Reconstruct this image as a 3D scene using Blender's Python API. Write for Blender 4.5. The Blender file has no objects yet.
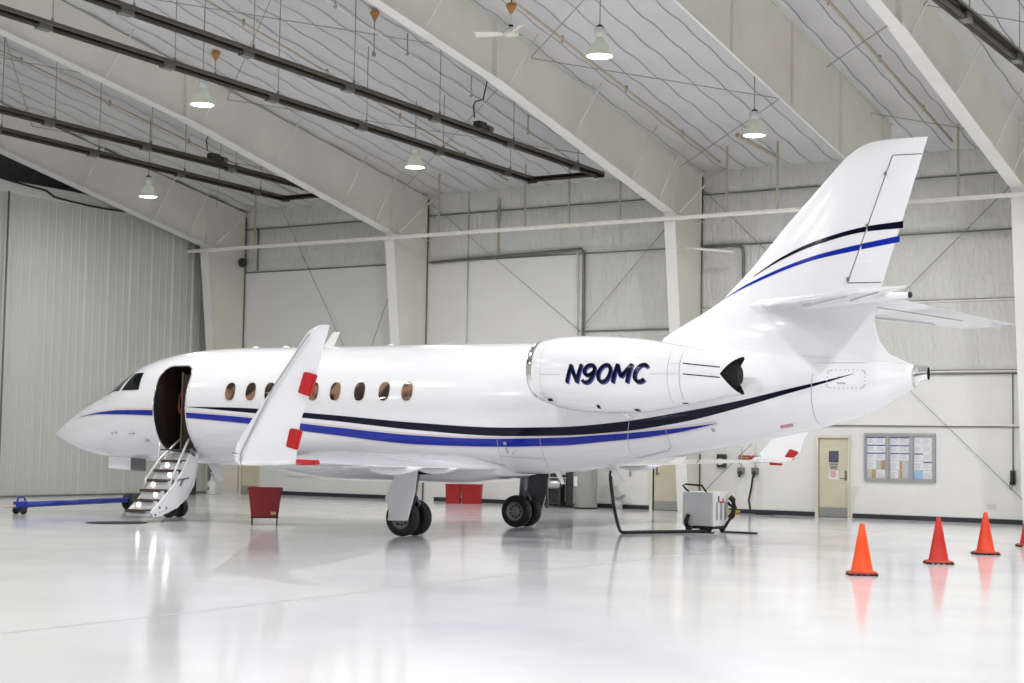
import bpy, bmesh, math, random
from math import sin, cos, pi, sqrt, radians
from mathutils import Vector, Matrix, noise
random.seed(7)
SC = bpy.context.scene
COL = SC.collection

# ------------------------------------------------------------------ materials
def mat(name, col, rough=0.5, metal=0.0, coat=0.0, var=0.0, vscale=4.0, emit=None, estr=0.0, bump=0.0, bscale=20.0, spec=0.5):
    m = bpy.data.materials.new(name); m.use_nodes = True
    nt = m.node_tree; b = nt.nodes['Principled BSDF']
    b.inputs['Base Color'].default_value = (*col, 1)
    b.inputs['Roughness'].default_value = rough
    b.inputs['Metallic'].default_value = metal
    b.inputs['Coat Weight'].default_value = coat
    b.inputs['Coat Roughness'].default_value = 0.04
    b.inputs['Specular IOR Level'].default_value = spec
    if emit:
        b.inputs['Emission Color'].default_value = (*emit, 1)
        b.inputs['Emission Strength'].default_value = estr
    if var or bump:
        tc = nt.nodes.new('ShaderNodeTexCoord')
        n = nt.nodes.new('ShaderNodeTexNoise'); n.inputs['Scale'].default_value = vscale; n.inputs['Detail'].default_value = 4
        nt.links.new(tc.outputs['Object'], n.inputs['Vector'])
        if var:
            r = nt.nodes.new('ShaderNodeValToRGB')
            r.color_ramp.elements[0].position = 0.3; r.color_ramp.elements[1].position = 0.7
            r.color_ramp.elements[0].color = (*[c * (1 - var) for c in col], 1)
            r.color_ramp.elements[1].color = (*[min(1, c * (1 + var * .5)) for c in col], 1)
            nt.links.new(n.outputs['Fac'], r.inputs['Fac']); nt.links.new(r.outputs['Color'], b.inputs['Base Color'])
        if bump:
            n2 = nt.nodes.new('ShaderNodeTexNoise'); n2.inputs['Scale'].default_value = bscale; n2.inputs['Detail'].default_value = 3
            nt.links.new(tc.outputs['Object'], n2.inputs['Vector'])
            bp = nt.nodes.new('ShaderNodeBump'); bp.inputs['Strength'].default_value = bump; bp.inputs['Distance'].default_value = 0.02
            nt.links.new(n2.outputs['Fac'], bp.inputs['Height']); nt.links.new(bp.outputs['Normal'], b.inputs['Normal'])
    return m

def N(nt, t, **kw):
    n = nt.nodes.new(t)
    for k, v in kw.items(): setattr(n, k, v)
    return n

M = {}
M['paint'] = mat('white_aircraft_paint', (.83, .83, .86), .16, coat=.8, var=.02, vscale=.6)
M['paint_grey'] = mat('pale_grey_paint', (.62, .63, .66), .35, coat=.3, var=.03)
M['navy'] = mat('navy_stripe', (.003, .004, .018), .12, var=.1, spec=.2)
M['blue'] = mat('blue_stripe', (.005, .022, .34), .12, var=.06, spec=.35)
M['bluesh'] = mat('blue_letter_shadow', (.045, .05, .30), .3, var=.06)
M['pin'] = mat('pinstripe', (.75, .55, .50), .3, var=.05)
M['seam'] = mat('panel_seam', (.42, .42, .44), .5, var=.1)
M['redtext'] = mat('red_stencil', (.55, .10, .14), .5, var=.05)
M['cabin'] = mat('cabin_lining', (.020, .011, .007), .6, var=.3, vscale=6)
M['galley'] = mat('galley_trim', (.16, .10, .07), .4, var=.15)
M['cabinred'] = mat('cabin_red_trim', (.30, .03, .03), .5, var=.2)
M['glass'] = mat('dark_cockpit_glass', (.010, .014, .012), .06, var=.3, vscale=2, spec=.25)
M['cwin'] = None
M['winring'] = mat('window_surround', (.70, .68, .66), .3, metal=.3, var=.05)
M['chrome'] = mat('polished_metal', (.80, .80, .80), .12, metal=1, var=.05)
M['rail'] = mat('satin_handrail', (.66, .66, .67), .3, metal=.35, var=.05)
M['steel'] = mat('brushed_steel', (.50, .51, .52), .32, metal=.9, var=.1)
M['black'] = mat('black_rubber', (.012, .012, .013), .55, var=.3, vscale=12)
M['nearblack'] = mat('near_black', (.004, .004, .004), .8, var=.3)  # even near-black for exhaust insides, hub holes, wheel wells, dark seams
M['hub'] = mat('wheel_hub_grey', (.30, .30, .31), .4, metal=.5, var=.1)
M['gear'] = mat('gear_leg_grey', (.22, .23, .25), .4, metal=.3, var=.1)
M['gear_dark'] = mat('dark_gear_bay', (.14, .145, .155), .5, var=.1)
M['redcover'] = mat('red_fabric_cover', (.48, .007, .010), .55, var=.12, vscale=20)
M['tread'] = mat('brown_step_tread', (.085, .062, .048), .7, var=.25, vscale=30)
M['cream'] = mat('cream_steel_paint', (.77, .745, .67), .5, var=.10, vscale=.5)
M['creamlt'] = mat('white_steel_flange', (.80, .79, .75), .45, var=.06, vscale=.7)
M['rod'] = mat('galvanised_rod', (.36, .34, .30), .5, metal=.2, var=.2)
M['pipe_tan'] = mat('tan_painted_pipe', (.50, .43, .33), .5, var=.15)
M['pipe_white'] = mat('white_painted_steel', (.82, .80, .75), .5, var=.08)
M['conduit'] = mat('grey_conduit', (.20, .20, .19), .5, metal=.3, var=.15)
M['heater'] = mat('dark_heater_tube', (.035, .028, .022), .45, metal=.3, var=.3, vscale=3)
M['heater_ref'] = mat('heater_reflector', (.13, .11, .08), .4, metal=.6, var=.2)
M['lampshade'] = mat('green_grey_lamp_dome', (.42, .45, .37), .35, var=.1, emit=(.75, .82, .66), estr=.22)
M['ballast'] = mat('ballast_housing', (.72, .72, .70), .4, metal=.3, var=.05)
M['lens'] = mat('glowing_lens', (1, 1, 1), .3, emit=(1, .98, .93), estr=14)
M['steplight'] = mat('step_light', (1, 1, 1), .3, emit=(1, .97, .95), estr=7)
M['wood'] = mat('varnished_wood', (.45, .20, .045), .4, var=.2)
M['fanblade'] = mat('ivory_fan_blade', (.70, .70, .60), .4, var=.05)
M['orange1'] = mat('orange_cone_plastic', (.85, .075, .004), .38, var=.06)
M['orange2'] = mat('red_orange_cone_plastic', (.55, .012, .005), .38, var=.08)
M['orange3'] = mat('faded_orange_cone_plastic', (.74, .045, .006), .38, var=.06)
M['conebase'] = mat('cone_base_rubber', (.42, .045, .012), .5, var=.15)
M['binred'] = mat('red_bin_plastic', (.20, .005, .006), .4, var=.12, vscale=8)
M['binred2'] = mat('bright_red_crate_plastic', (.34, .007, .007), .4, var=.1, vscale=8)
M['gpu'] = mat('grey_sheet_metal', (.66, .67, .68), .4, metal=.0, var=.06)
M['gpuw'] = mat('white_sheet_metal', (.88, .88, .87), .4, var=.04)
M['yellow'] = mat('yellow_plastic', (.60, .42, .02), .5, var=.1)
M['barblue'] = mat('blue_tow_bar_paint', (.012, .035, .33), .35, var=.08)
M['doortan'] = mat('tan_door_paint', (.66, .62, .47), .45, var=.04)
M['doorframe'] = mat('door_frame_paint', (.72, .69, .57), .45, var=.04)
M['kick'] = mat('kick_plate', (.42, .42, .40), .35, metal=.6, var=.06)
M['basebd'] = mat('black_vinyl_baseboard', (.025, .028, .036), .45, var=.15)
M['alu'] = mat('aluminium_frame', (.50, .51, .52), .35, metal=.6, var=.05)
M['cork'] = mat('board_backing', (.55, .55, .56), .7, var=.1)
M['paperw'] = mat('white_paper', (.80, .81, .83), .7, var=.04, vscale=30)
M['paperb'] = mat('pale_blue_paper', (.36, .55, .80), .7, var=.05, vscale=30)
M['papery'] = mat('manila_card', (.50, .32, .14), .7, var=.08, vscale=20)
M['ink'] = mat('printed_ink', (.10, .11, .16), .7, var=.1)
M['inkb'] = mat('blue_print', (.04, .06, .33), .7, var=.1)
M['signred'] = mat('dark_red_sign', (.26, .03, .02), .5, var=.1)
M['inkr'] = mat('red_print', (.62, .05, .05), .7, var=.1)
M['greytank'] = mat('grey_tank_paint', (.33, .34, .32), .4, var=.06, vscale=2)
M['darkbox'] = mat('dark_machine_paint', (.035, .035, .033), .5, var=.25)
M['jug'] = mat('white_plastic', (.72, .72, .68), .4, var=.05)
M['greenm'] = mat('green_print', (.20, .33, .06), .5, var=.1)
M['soffit'] = mat('pale_soffit', (.70, .70, .68), .5, var=.06)
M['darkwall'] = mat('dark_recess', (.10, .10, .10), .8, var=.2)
M['mat'] = mat('black_floor_mat', (.02, .02, .018), .7, var=.3)

def cabin_window_mat():
    m = mat('brown_cabin_window', (.16, .085, .045), .08, coat=1)
    nt = m.node_tree; b = nt.nodes['Principled BSDF']
    tc = N(nt, 'ShaderNodeTexCoord'); n = N(nt, 'ShaderNodeTexNoise'); n.inputs['Scale'].default_value = 3.2; n.inputs['Detail'].default_value = 1
    nt.links.new(tc.outputs['Object'], n.inputs['Vector'])
    r = N(nt, 'ShaderNodeValToRGB'); r.color_ramp.interpolation = 'EASE'
    e = r.color_ramp.elements; e[0].position = .46; e[0].color = (.025, .014, .010, 1); e[1].position = .62; e[1].color = (.26, .145, .085, 1)
    nt.links.new(n.outputs['Fac'], r.inputs['Fac']); nt.links.new(r.outputs['Color'], b.inputs['Base Color'])
    return m
M['cwin'] = cabin_window_mat()

def floor_mat():
    m = mat('white_epoxy_floor', (.80, .80, .82), .1)
    nt = m.node_tree; b = nt.nodes['Principled BSDF']
    b.inputs['Specular IOR Level'].default_value = .6
    tc = N(nt, 'ShaderNodeTexCoord')
    n = N(nt, 'ShaderNodeTexNoise'); n.inputs['Scale'].default_value = .35; n.inputs['Detail'].default_value = 6; n.inputs['Roughness'].default_value = .6
    nt.links.new(tc.outputs['Object'], n.inputs['Vector'])
    r = N(nt, 'ShaderNodeValToRGB'); e = r.color_ramp.elements
    e[0].position = .3; e[0].color = (.70, .70, .735, 1); e[1].position = .7; e[1].color = (.82, .82, .84, 1)
    nt.links.new(n.outputs['Fac'], r.inputs['Fac'])
    # scuffs
    n3 = N(nt, 'ShaderNodeTexNoise'); n3.inputs['Scale'].default_value = 1.6; n3.inputs['Detail'].default_value = 8; n3.inputs['Roughness'].default_value = .75
    nt.links.new(tc.outputs['Object'], n3.inputs['Vector'])
    r3 = N(nt, 'ShaderNodeValToRGB'); e3 = r3.color_ramp.elements; e3[0].position = .70; e3[0].color = (0, 0, 0, 1); e3[1].position = .80; e3[1].color = (1, 1, 1, 1)
    nt.links.new(n3.outputs['Fac'], r3.inputs['Fac'])
    mx = N(nt, 'ShaderNodeMix', data_type='RGBA'); mx.inputs[7].default_value = (.50, .50, .50, 1)
    ml = N(nt, 'ShaderNodeMath', operation='MULTIPLY'); ml.inputs[1].default_value = .5
    nt.links.new(r3.outputs['Color'], ml.inputs[0]); nt.links.new(ml.outputs[0], mx.inputs[0]); nt.links.new(r.outputs['Color'], mx.inputs[6])
    nt.links.new(mx.outputs[2], b.inputs['Base Color'])
    # gloss variation, long low waves of the trowelled coating
    n2 = N(nt, 'ShaderNodeTexNoise'); n2.inputs['Scale'].default_value = .8; n2.inputs['Detail'].default_value = 3
    nt.links.new(tc.outputs['Object'], n2.inputs['Vector'])
    mr = N(nt, 'ShaderNodeMapRange'); mr.inputs[3].default_value = .07; mr.inputs[4].default_value = .16
    nt.links.new(n2.outputs['Fac'], mr.inputs[0]); nt.links.new(mr.outputs[0], b.inputs['Roughness'])
    n4 = N(nt, 'ShaderNodeTexNoise'); n4.inputs['Scale'].default_value = 2.2; n4.inputs['Detail'].default_value = 2
    nt.links.new(tc.outputs['Object'], n4.inputs['Vector'])
    bp = N(nt, 'ShaderNodeBump'); bp.inputs['Strength'].default_value = .05; bp.inputs['Distance'].default_value = .003
    nt.links.new(n4.outputs['Fac'], bp.inputs['Height']); nt.links.new(bp.outputs['Normal'], b.inputs['Normal'])
    return m
M['floor'] = floor_mat()

def wrinkle_mat(name, col, stretch, strength):
    m = mat(name, col, .42, var=.05, vscale=.7)
    nt = m.node_tree; b = nt.nodes['Principled BSDF']
    tc = N(nt, 'ShaderNodeTexCoord'); mp = N(nt, 'ShaderNodeMapping'); mp.inputs['Scale'].default_value = stretch
    mp.inputs['Rotation'].default_value = (0, .25, 0)
    n = N(nt, 'ShaderNodeTexNoise'); n.inputs['Scale'].default_value = 2.6; n.inputs['Detail'].default_value = 5; n.inputs['Distortion'].default_value = 1.0
    nt.links.new(tc.outputs['Object'], mp.inputs['Vector']); nt.links.new(mp.outputs['Vector'], n.inputs['Vector'])
    bp = N(nt, 'ShaderNodeBump'); bp.inputs['Strength'].default_value = strength; bp.inputs['Distance'].default_value = .06
    nt.links.new(n.outputs['Fac'], bp.inputs['Height']); nt.links.new(bp.outputs['Normal'], b.inputs['Normal'])
    return m
M['vinyl'] = wrinkle_mat('wrinkled_wall_insulation', (.70, .70, .67), (3.4, 1, .9), 1.0)
M['roofvinyl'] = wrinkle_mat('roof_insulation_vinyl', (.66, .66, .67), (1, 1, 1), .18)
M['roofline'] = mat('insulation_seam', (.20, .20, .20), .7, var=.3, vscale=2)

def block_mat():
    m = mat('painted_liner_wall', (.78, .78, .76), .5)
    nt = m.node_tree; b = nt.nodes['Principled BSDF']
    tc = N(nt, 'ShaderNodeTexCoord'); sep = N(nt, 'ShaderNodeSeparateXYZ'); nt.links.new(tc.outputs['Object'], sep.inputs[0])
    cb = N(nt, 'ShaderNodeCombineXYZ'); nt.links.new(sep.outputs['X'], cb.inputs[0]); nt.links.new(sep.outputs['Z'], cb.inputs[1])
    br = N(nt, 'ShaderNodeTexBrick'); br.inputs['Scale'].default_value = 1
    br.inputs['Color1'].default_value = (.80, .80, .78, 1); br.inputs['Color2'].default_value = (.785, .785, .765, 1); br.inputs['Mortar'].default_value = (.772, .772, .752, 1)
    br.inputs['Mortar Size'].default_value = .012; br.inputs['Brick Width'].default_value = 1.2; br.inputs['Row Height'].default_value = .3
    nt.links.new(cb.outputs[0], br.inputs['Vector']); nt.links.new(br.outputs['Color'], b.inputs['Base Color'])
    return m
M['liner'] = block_mat()
M['frontdoor'] = mat('hangar_door_grey', (.27, .28, .30), .6, var=.1)
M['corr'] = mat('ribbed_wall_sheet', (.56, .57, .53), .42, var=.05, vscale=.4)

# ------------------------------------------------------------------ mesh builder
class MB:
    def __init__(s): s.bm = bmesh.new()
    def face(s, vs, mi=0, smooth=False):
        try:
            f = s.bm.faces.new(vs); f.material_index = mi; f.smooth = smooth; return f
        except ValueError: return None
    def poly(s, pts, mi=0): return s.face([s.bm.verts.new(p) for p in pts], mi)
    def box(s, lo, hi, mi=0, bev=0):
        x0, y0, z0 = lo; x1, y1, z1 = hi
        v = [s.bm.verts.new(p) for p in ((x0,y0,z0),(x1,y0,z0),(x1,y1,z0),(x0,y1,z0),(x0,y0,z1),(x1,y0,z1),(x1,y1,z1),(x0,y1,z1))]
        fs = [s.face([v[i] for i in q], mi) for q in ((3,2,1,0),(4,5,6,7),(0,1,5,4),(1,2,6,5),(2,3,7,6),(3,0,4,7))]
        if bev:
            es = list({e for f in fs for e in f.edges})
            r = bmesh.ops.bevel(s.bm, geom=es, offset=bev, segments=2, affect='EDGES', profile=.5)
            for f in r['faces']: f.material_index = mi
        return s
    def loft(s, rings, mi=0, closed=True, caps=(True, True), smooth=True, capmi=None):
        R = [[s.bm.verts.new(p) for p in r] for r in rings]; n = len(R[0])
        for a, b in zip(R[:-1], R[1:]):
            for i in range(n if closed else n - 1):
                j = (i + 1) % n; s.face([a[i], a[j], b[j], b[i]], mi, smooth)
        cm = mi if capmi is None else capmi
        if caps[0]: s.face(R[0][::-1], cm)
        if caps[1]: s.face(R[-1], cm)
        return s
    def tube(s, path, r, seg=8, mi=0, caps=True):
        P = [Vector(p) for p in path]; rs = r if isinstance(r, (list, tuple)) else [r] * len(P)
        rings = []; up = None
        for i, p in enumerate(P):
            d = (P[min(i + 1, len(P) - 1)] - P[max(i - 1, 0)])
            if d.length < 1e-9: d = Vector((0, 0, 1))
            d.normalize()
            if up is None:
                up = Vector((0, 0, 1)) if abs(d.z) < .9 else Vector((1, 0, 0))
            a = d.cross(up)
            if a.length < 1e-4: a = d.cross(Vector((1, 0, 0)))
            a.normalize(); b = d.cross(a).normalized(); up = -b if False else up
            rings.append([p + rs[i] * (cos(2 * pi * k / seg) * a + sin(2 * pi * k / seg) * b) for k in range(seg)])
        return s.loft(rings, mi, True, (caps, caps))
    def lathe(s, prof, c=(0, 0, 0), axis='z', seg=24, mi=0, caps=(True, True), mis=None):
        c = Vector(c); rings = []
        for r, h in prof:
            ring = []
            for k in range(seg):
                a = 2 * pi * k / seg; u, v = r * cos(a), r * sin(a)
                ring.append(c + (Vector((u, v, h)) if axis == 'z' else Vector((u, h, v)) if axis == 'y' else Vector((h, u, v))))
            rings.append(ring)
        return s.loft(rings, mi, True, caps)
    def prism(s, pts, axis, a, b, mi=0):
        f = {'x': lambda p, h: (h, p[0], p[1]), 'y': lambda p, h: (p[0], h, p[1]), 'z': lambda p, h: (p[0], p[1], h)}[axis]
        A = [s.bm.verts.new(f(p, a)) for p in pts]; B = [s.bm.verts.new(f(p, b)) for p in pts]; n = len(pts)
        s.face(A[::-1], mi); s.face(B, mi)
        for i in range(n): s.face([A[i], A[(i + 1) % n], B[(i + 1) % n], B[i]], mi)
        return s
    def grid(s, fn, nu, nv, mi=0, smooth=True):
        V = [[s.bm.verts.new(fn(i / nu, j / nv)) for j in range(nv + 1)] for i in range(nu + 1)]
        for i in range(nu):
            for j in range(nv): s.face([V[i][j], V[i + 1][j], V[i + 1][j + 1], V[i][j + 1]], mi, smooth)
        return s
    def build(s, name, mats, parent=None, recalc=True, loc=None):
        if recalc: bmesh.ops.recalc_face_normals(s.bm, faces=s.bm.faces[:])
        me = bpy.data.meshes.new(name); s.bm.to_mesh(me); s.bm.free()
        for m in (mats if isinstance(mats, (list, tuple)) else [mats]): me.materials.append(m)
        o = bpy.data.objects.new(name, me); COL.objects.link(o)
        if loc: o.location = loc
        if parent: o.parent = parent
        return o

def tag(o, label=None, cat=None, group=None, kind=None):
    if label: o['label'] = label
    if cat: o['category'] = cat
    if group: o['group'] = group
    if kind: o['kind'] = kind
    return o
def thing(name, label, cat, loc=(0, 0, 0), rz=0, group=None, kind=None):
    o = bpy.data.objects.new(name, None); COL.objects.link(o); o.location = loc; o.rotation_euler = (0, 0, rz); o.empty_display_size = .2
    return tag(o, label, cat, group, kind)
def dup(root, loc, rz=0, label=None, group=None):
    def cp(o, par):
        c = o.copy(); COL.objects.link(c); c.parent = par
        for ch in o.children: cp(ch, c)
        return c
    r = cp(root, None); r.location = loc; r.rotation_euler = (0, 0, rz)
    if label: r['label'] = label
    if group: r['group'] = group
    return r
def struct(name, **kw):
    return thing(name, kw.get('label'), None, kw.get('loc', (0, 0, 0)), 0, None, 'structure')

def pchip(X, Y, x):
    n = len(X); h = [X[i + 1] - X[i] for i in range(n - 1)]; d = [(Y[i + 1] - Y[i]) / h[i] for i in range(n - 1)]; m = [0] * n
    for i in range(1, n - 1):
        if d[i - 1] * d[i] > 0:
            w1 = 2 * h[i] + h[i - 1]; w2 = h[i] + 2 * h[i - 1]; m[i] = (w1 + w2) / (w1 / d[i - 1] + w2 / d[i])
    m[0] = d[0]; m[-1] = d[-1]
    x = min(max(x, X[0]), X[-1]); i = 0
    while i < n - 2 and x > X[i + 1]: i += 1
    t = (x - X[i]) / h[i]
    return (2*t**3-3*t**2+1)*Y[i]+(t**3-2*t**2+t)*h[i]*m[i]+(-2*t**3+3*t**2)*Y[i+1]+(t**3-t**2)*h[i]*m[i+1]
def lerp1(X, Y, x):
    x = min(max(x, X[0]), X[-1])
    for i in range(len(X) - 1):
        if x <= X[i + 1]: return Y[i] + (Y[i + 1] - Y[i]) * (x - X[i]) / (X[i + 1] - X[i])
    return Y[-1]

# ------------------------------------------------------------------ camera
F, PITCH, ROLL, YAW, HC = 1583.2, .0652, .0171, -.5643, 1.7134
fw = Vector((sin(YAW) * cos(PITCH), cos(YAW) * cos(PITCH), sin(PITCH)))
r0 = Vector((cos(YAW), -sin(YAW), 0)); u0 = r0.cross(fw)
rr = cos(ROLL) * r0 + sin(ROLL) * u0; uu = -sin(ROLL) * r0 + cos(ROLL) * u0
cd = bpy.data.cameras.new('camera'); cam = bpy.data.objects.new('camera', cd); COL.objects.link(cam)
cam.matrix_world = Matrix(((rr.x, uu.x, -fw.x, 0), (rr.y, uu.y, -fw.y, 0), (rr.z, uu.z, -fw.z, HC), (0, 0, 0, 1)))
cd.sensor_width = 36; cd.lens = F * 36 / 1024; cd.clip_end = 300
SC.camera = cam

# ------------------------------------------------------------------ room shell
YW = 39.08                      # back wall
XL = -35.8                      # left wall
XR = 9.0
RIDGE = 12.0
def roofz(y): return 9.22 + .17 * (YW - y) if y >= RIDGE else 9.22 + .17 * (YW - RIDGE) - .17 * (RIDGE - y)
YF = -7.0

fl = MB(); fl.box((XL - 1.5, YF, -.3), (XR + .5, YW + .3, 0))
fo = fl.build('floor', M['floor']); tag(fo, kind='structure')
# joint across the floor slab
jm = MB(); P = []
for i in range(60):
    y = 4 + i * .55; P.append((-11.15 - .016 * max(0, y - 12) + .03 * noise.noise((y * .7, 0, 0)), y))
for a, b in zip(P[:-1], P[1:]):
    jm.poly([(a[0] - .010, a[1], .0015), (a[0] + .010, a[1], .0015), (b[0] + .010, b[1], .0015), (b[0] - .010, b[1], .0015)])
M['joint'] = mat('floor_joint_filler', (.60, .60, .61), .3, var=.3, vscale=6)
j = jm.build('trim_1', M['joint']); tag(j, kind='structure')

# ceiling: sagging insulation blankets between purlins
CX, CY = .62, 1.5
def ceil_pt(x, y):
    fx = abs(((x / CX) % 1) - .5) * 2     # 1 on a seam
    fy = abs((((YW - y) / CY) % 1) - .5) * 2   # 1 on a purlin
    sag = .085 * (1 - fy ** 2) + .035 * (1 - fx ** 3) 
    sag += .02 * noise.noise((x * 1.3, y * 1.3, 2.0))
    return Vector((x, y, roofz(y) - sag + .10))
cm = MB(); nx0, nx1 = -60, 15
sub = 4
xsx = [i * CX / sub for i in range(nx0 * sub, nx1 * sub + 1)]
ysy = [YW + .2 - j * CY / sub for j in range(0, int((YW - RIDGE) / CY) * sub + 1)]
V = [[cm.bm.verts.new(ceil_pt(x, y)) for y in ysy] for x in xsx]
for i in range(len(xsx) - 1):
    for j in range(len(ysy) - 1): cm.face([V[i][j], V[i + 1][j], V[i + 1][j + 1], V[i][j + 1]], 0, True)
# seams run down the slope (drawn as part of the blanket)
for i in range(nx0, nx1 + 1):
    x = i * CX; w = .010
    for j in range(len(ysy) - 1):
        a, b = ceil_pt(x, ysy[j]), ceil_pt(x, ysy[j + 1])
        ja = .012 * noise.noise((x * 3.1, ysy[j] * .9, 0)); jb = .012 * noise.noise((x * 3.1, ysy[j + 1] * .9, 0))
        dz = Vector((0, 0, -.012))
        cm.poly([a + Vector((-w + ja, 0, 0)) + dz, a + Vector((w + ja, 0, 0)) + dz, b + Vector((w + jb, 0, 0)) + dz, b + Vector((-w + jb, 0, 0)) + dz], 1)
for j in range(0, int((YW - RIDGE) / CY)):
    y = YW - (j) * CY; w = .024
    if j == 0: continue
    for i in range(len(xsx) - 1):
        a, b = ceil_pt(xsx[i], y), ceil_pt(xsx[i + 1], y); dz = Vector((0, 0, -.012))
        cm.poly([a + Vector((0, -w, 0)) + dz, a + Vector((0, w, 0)) + dz, b + Vector((0, w, 0)) + dz, b + Vector((0, -w, 0)) + dz], 1)
y0 = ysy[-1]
fy_ = [y0, (y0 + RIDGE) / 2, RIDGE] + [RIDGE - 1.9 * q for q in range(1, 10)] + [YF]
fx_ = [xsx[0] + (xsx[-1] - xsx[0]) * q / 24 for q in range(25)]
VV = [[cm.bm.verts.new((x, y, roofz(y) + .03)) for y in fy_] for x in fx_]
for i in range(24):
    for j in range(len(fy_) - 1): cm.face([VV[i][j], VV[i + 1][j], VV[i + 1][j + 1], VV[i][j + 1]], 0)
co = cm.build('ceiling', [M['roofvinyl'], M['roofline']], recalc=False); tag(co, kind='structure')

# back wall: smooth liner below, wrinkled insulation between girts above
wb = struct('wall_back')
b = MB(); b.box((XL - 1, YW, 0), (XR + .3, YW + .25, 9.6)); b.build('liner', M['liner'], wb)
GZ = [2.40, 3.72, 5.48, 7.2, 8.62, 9.35]
def vinyl_panel(x0, x1, z0, z1, sd):
    nu, nv = max(8, int((x1 - x0) * 10)), max(6, int((z1 - z0) * 8))
    def fn(u, v):
        x = x0 + u * (x1 - x0); z = z0 + v * (z1 - z0)
        e = sin(pi * v) ** .5 * (sin(pi * u) ** .3 if 0 < u < 1 else 0) if 0 < v < 1 else 0
        wr = noise.noise((x * 3.4 + z * 1.1, z * .5 + sd, sd)) * .06 + noise.noise((x * 1.1, z * 1.0, sd * 2.)) * .03
        return (x, YW - .012 - e * (.055 + wr), z)
    m = MB(); m.grid(fn, nu, nv); return m.build('insulation_panel', M['vinyl'], wb, recalc=False)
cols = [-35.17, -27.83, -18.66, -9.64, -.6]
k = 0
for a, c in zip(cols[:-1], cols[1:]):
    lev = [7.2, 8.62, 9.42]
    if a == -18.66 or a == -9.7: lev = [3.72, 5.48] + lev
    for z0, z1 in zip(lev[:-1], lev[1:]):
        k += 1; vinyl_panel(a + .05, c - .05, z0 + .04, z1 - .04, k * 3.7)
vinyl_panel(-22.2, -18.75, 2.4, 4.95, 91); vinyl_panel(-22.2, -18.75, 5.0, 7.16, 95)
def girt(x0, x1, z, h=.05, d=.10, m='conduit'):
    g = MB(); g.box((x0, YW - d, z - h / 2), (x1, YW - .005, z + h / 2)); g.build('girt', M[m], wb)
for a, c in zip(cols[:-1], cols[1:]):
    girt(a + .03, c - .03, 7.2, .035, .05); girt(a + .03, c - .03, 8.62, .03, .05)
for z in (5.48, 3.72):
    for a, c in zip(cols[2:-1], cols[3:]): girt(a + .03, c - .03, z, .035, .05, 'pipe_white'); girt(a + .03, c - .03, z + .03, .02, .045)
girt(-18.6, -9.75, 2.40, .06, .06, 'pipe_white'); girt(-18.6, -9.75, 2.35, .015, .05)
girt(-22.25, -18.7, 4.97, .04, .07)
# low rail behind the nose wheel bay
girt(-33.2, -28.0, .62, .03, .05, 'pipe_white')

# left wall: ribbed sheet with soffit and recess above
wl = struct('wall_left')
m = MB(); rp = .905; prof = []
y = 18.0; 
while y < YW:
    yy = 30.11 + round((y - 30.11) / rp) * rp
    prof += [(yy - .09, 0), (yy - .05, .035), (yy + .05, .035), (yy + .09, 0), (yy + .28, 0), (yy + .30, .010), (yy + .34, .010), (yy + .36, 0), (yy + .58, 0), (yy + .60, .010), (yy + .64, .010), (yy + .66, 0)]
    y = yy + rp + .01
prof = [(a, c) for a, c in prof if a < YW - .02]
for (a, d0), (c, d1) in zip(prof[:-1], prof[1:]):
    m.poly([(XL + d0, a, 0.02), (XL + d1, c, 0.02), (XL + d1, c, 8.62), (XL + d0, a, 8.62)])
m.box((XL - .25, YF, 0), (XL - .02, YW, 8.62))
m.build('ribbed_sheet', M['corr'], wl, recalc=False)
m = MB(); m.prism([(XL - .3, 8.55), (XL + .10, 8.60), (XL + .10, 8.92), (XL - .3, 8.98)], 'y', YF, YW); m.build('soffit', M['soffit'], wl)
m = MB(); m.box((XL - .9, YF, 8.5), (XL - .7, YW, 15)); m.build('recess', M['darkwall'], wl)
m = MB(); m.box((XL + .001, 20, 0), (XL + .05, YW - .05, .05)); o = m.build('baseboard_left', M['conduit']); tag(o, kind='structure')
wf_ = MB(); wf_.box((XL - 1, YF - .3, 0), (XR + .3, YF, 14)); o = wf_.build('wall_front', M['frontdoor']); tag(o, kind='structure')
wr = MB(); wr.box((XR, YF, 0), (XR + .25, YW, 16)); o = wr.build('wall_right', M['corr']); tag(o, kind='structure')

# baseboards
b = MB()
for x0, x1 in ((-34.2, -28.2), (-27.4, -20.12), (-19.05, -15.36), (-14.33, XR)): b.box((x0, YW - .03, 0), (x1, YW - .001, .115))
o = b.build('baseboard_back', M['basebd']); tag(o, kind='structure')

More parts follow.
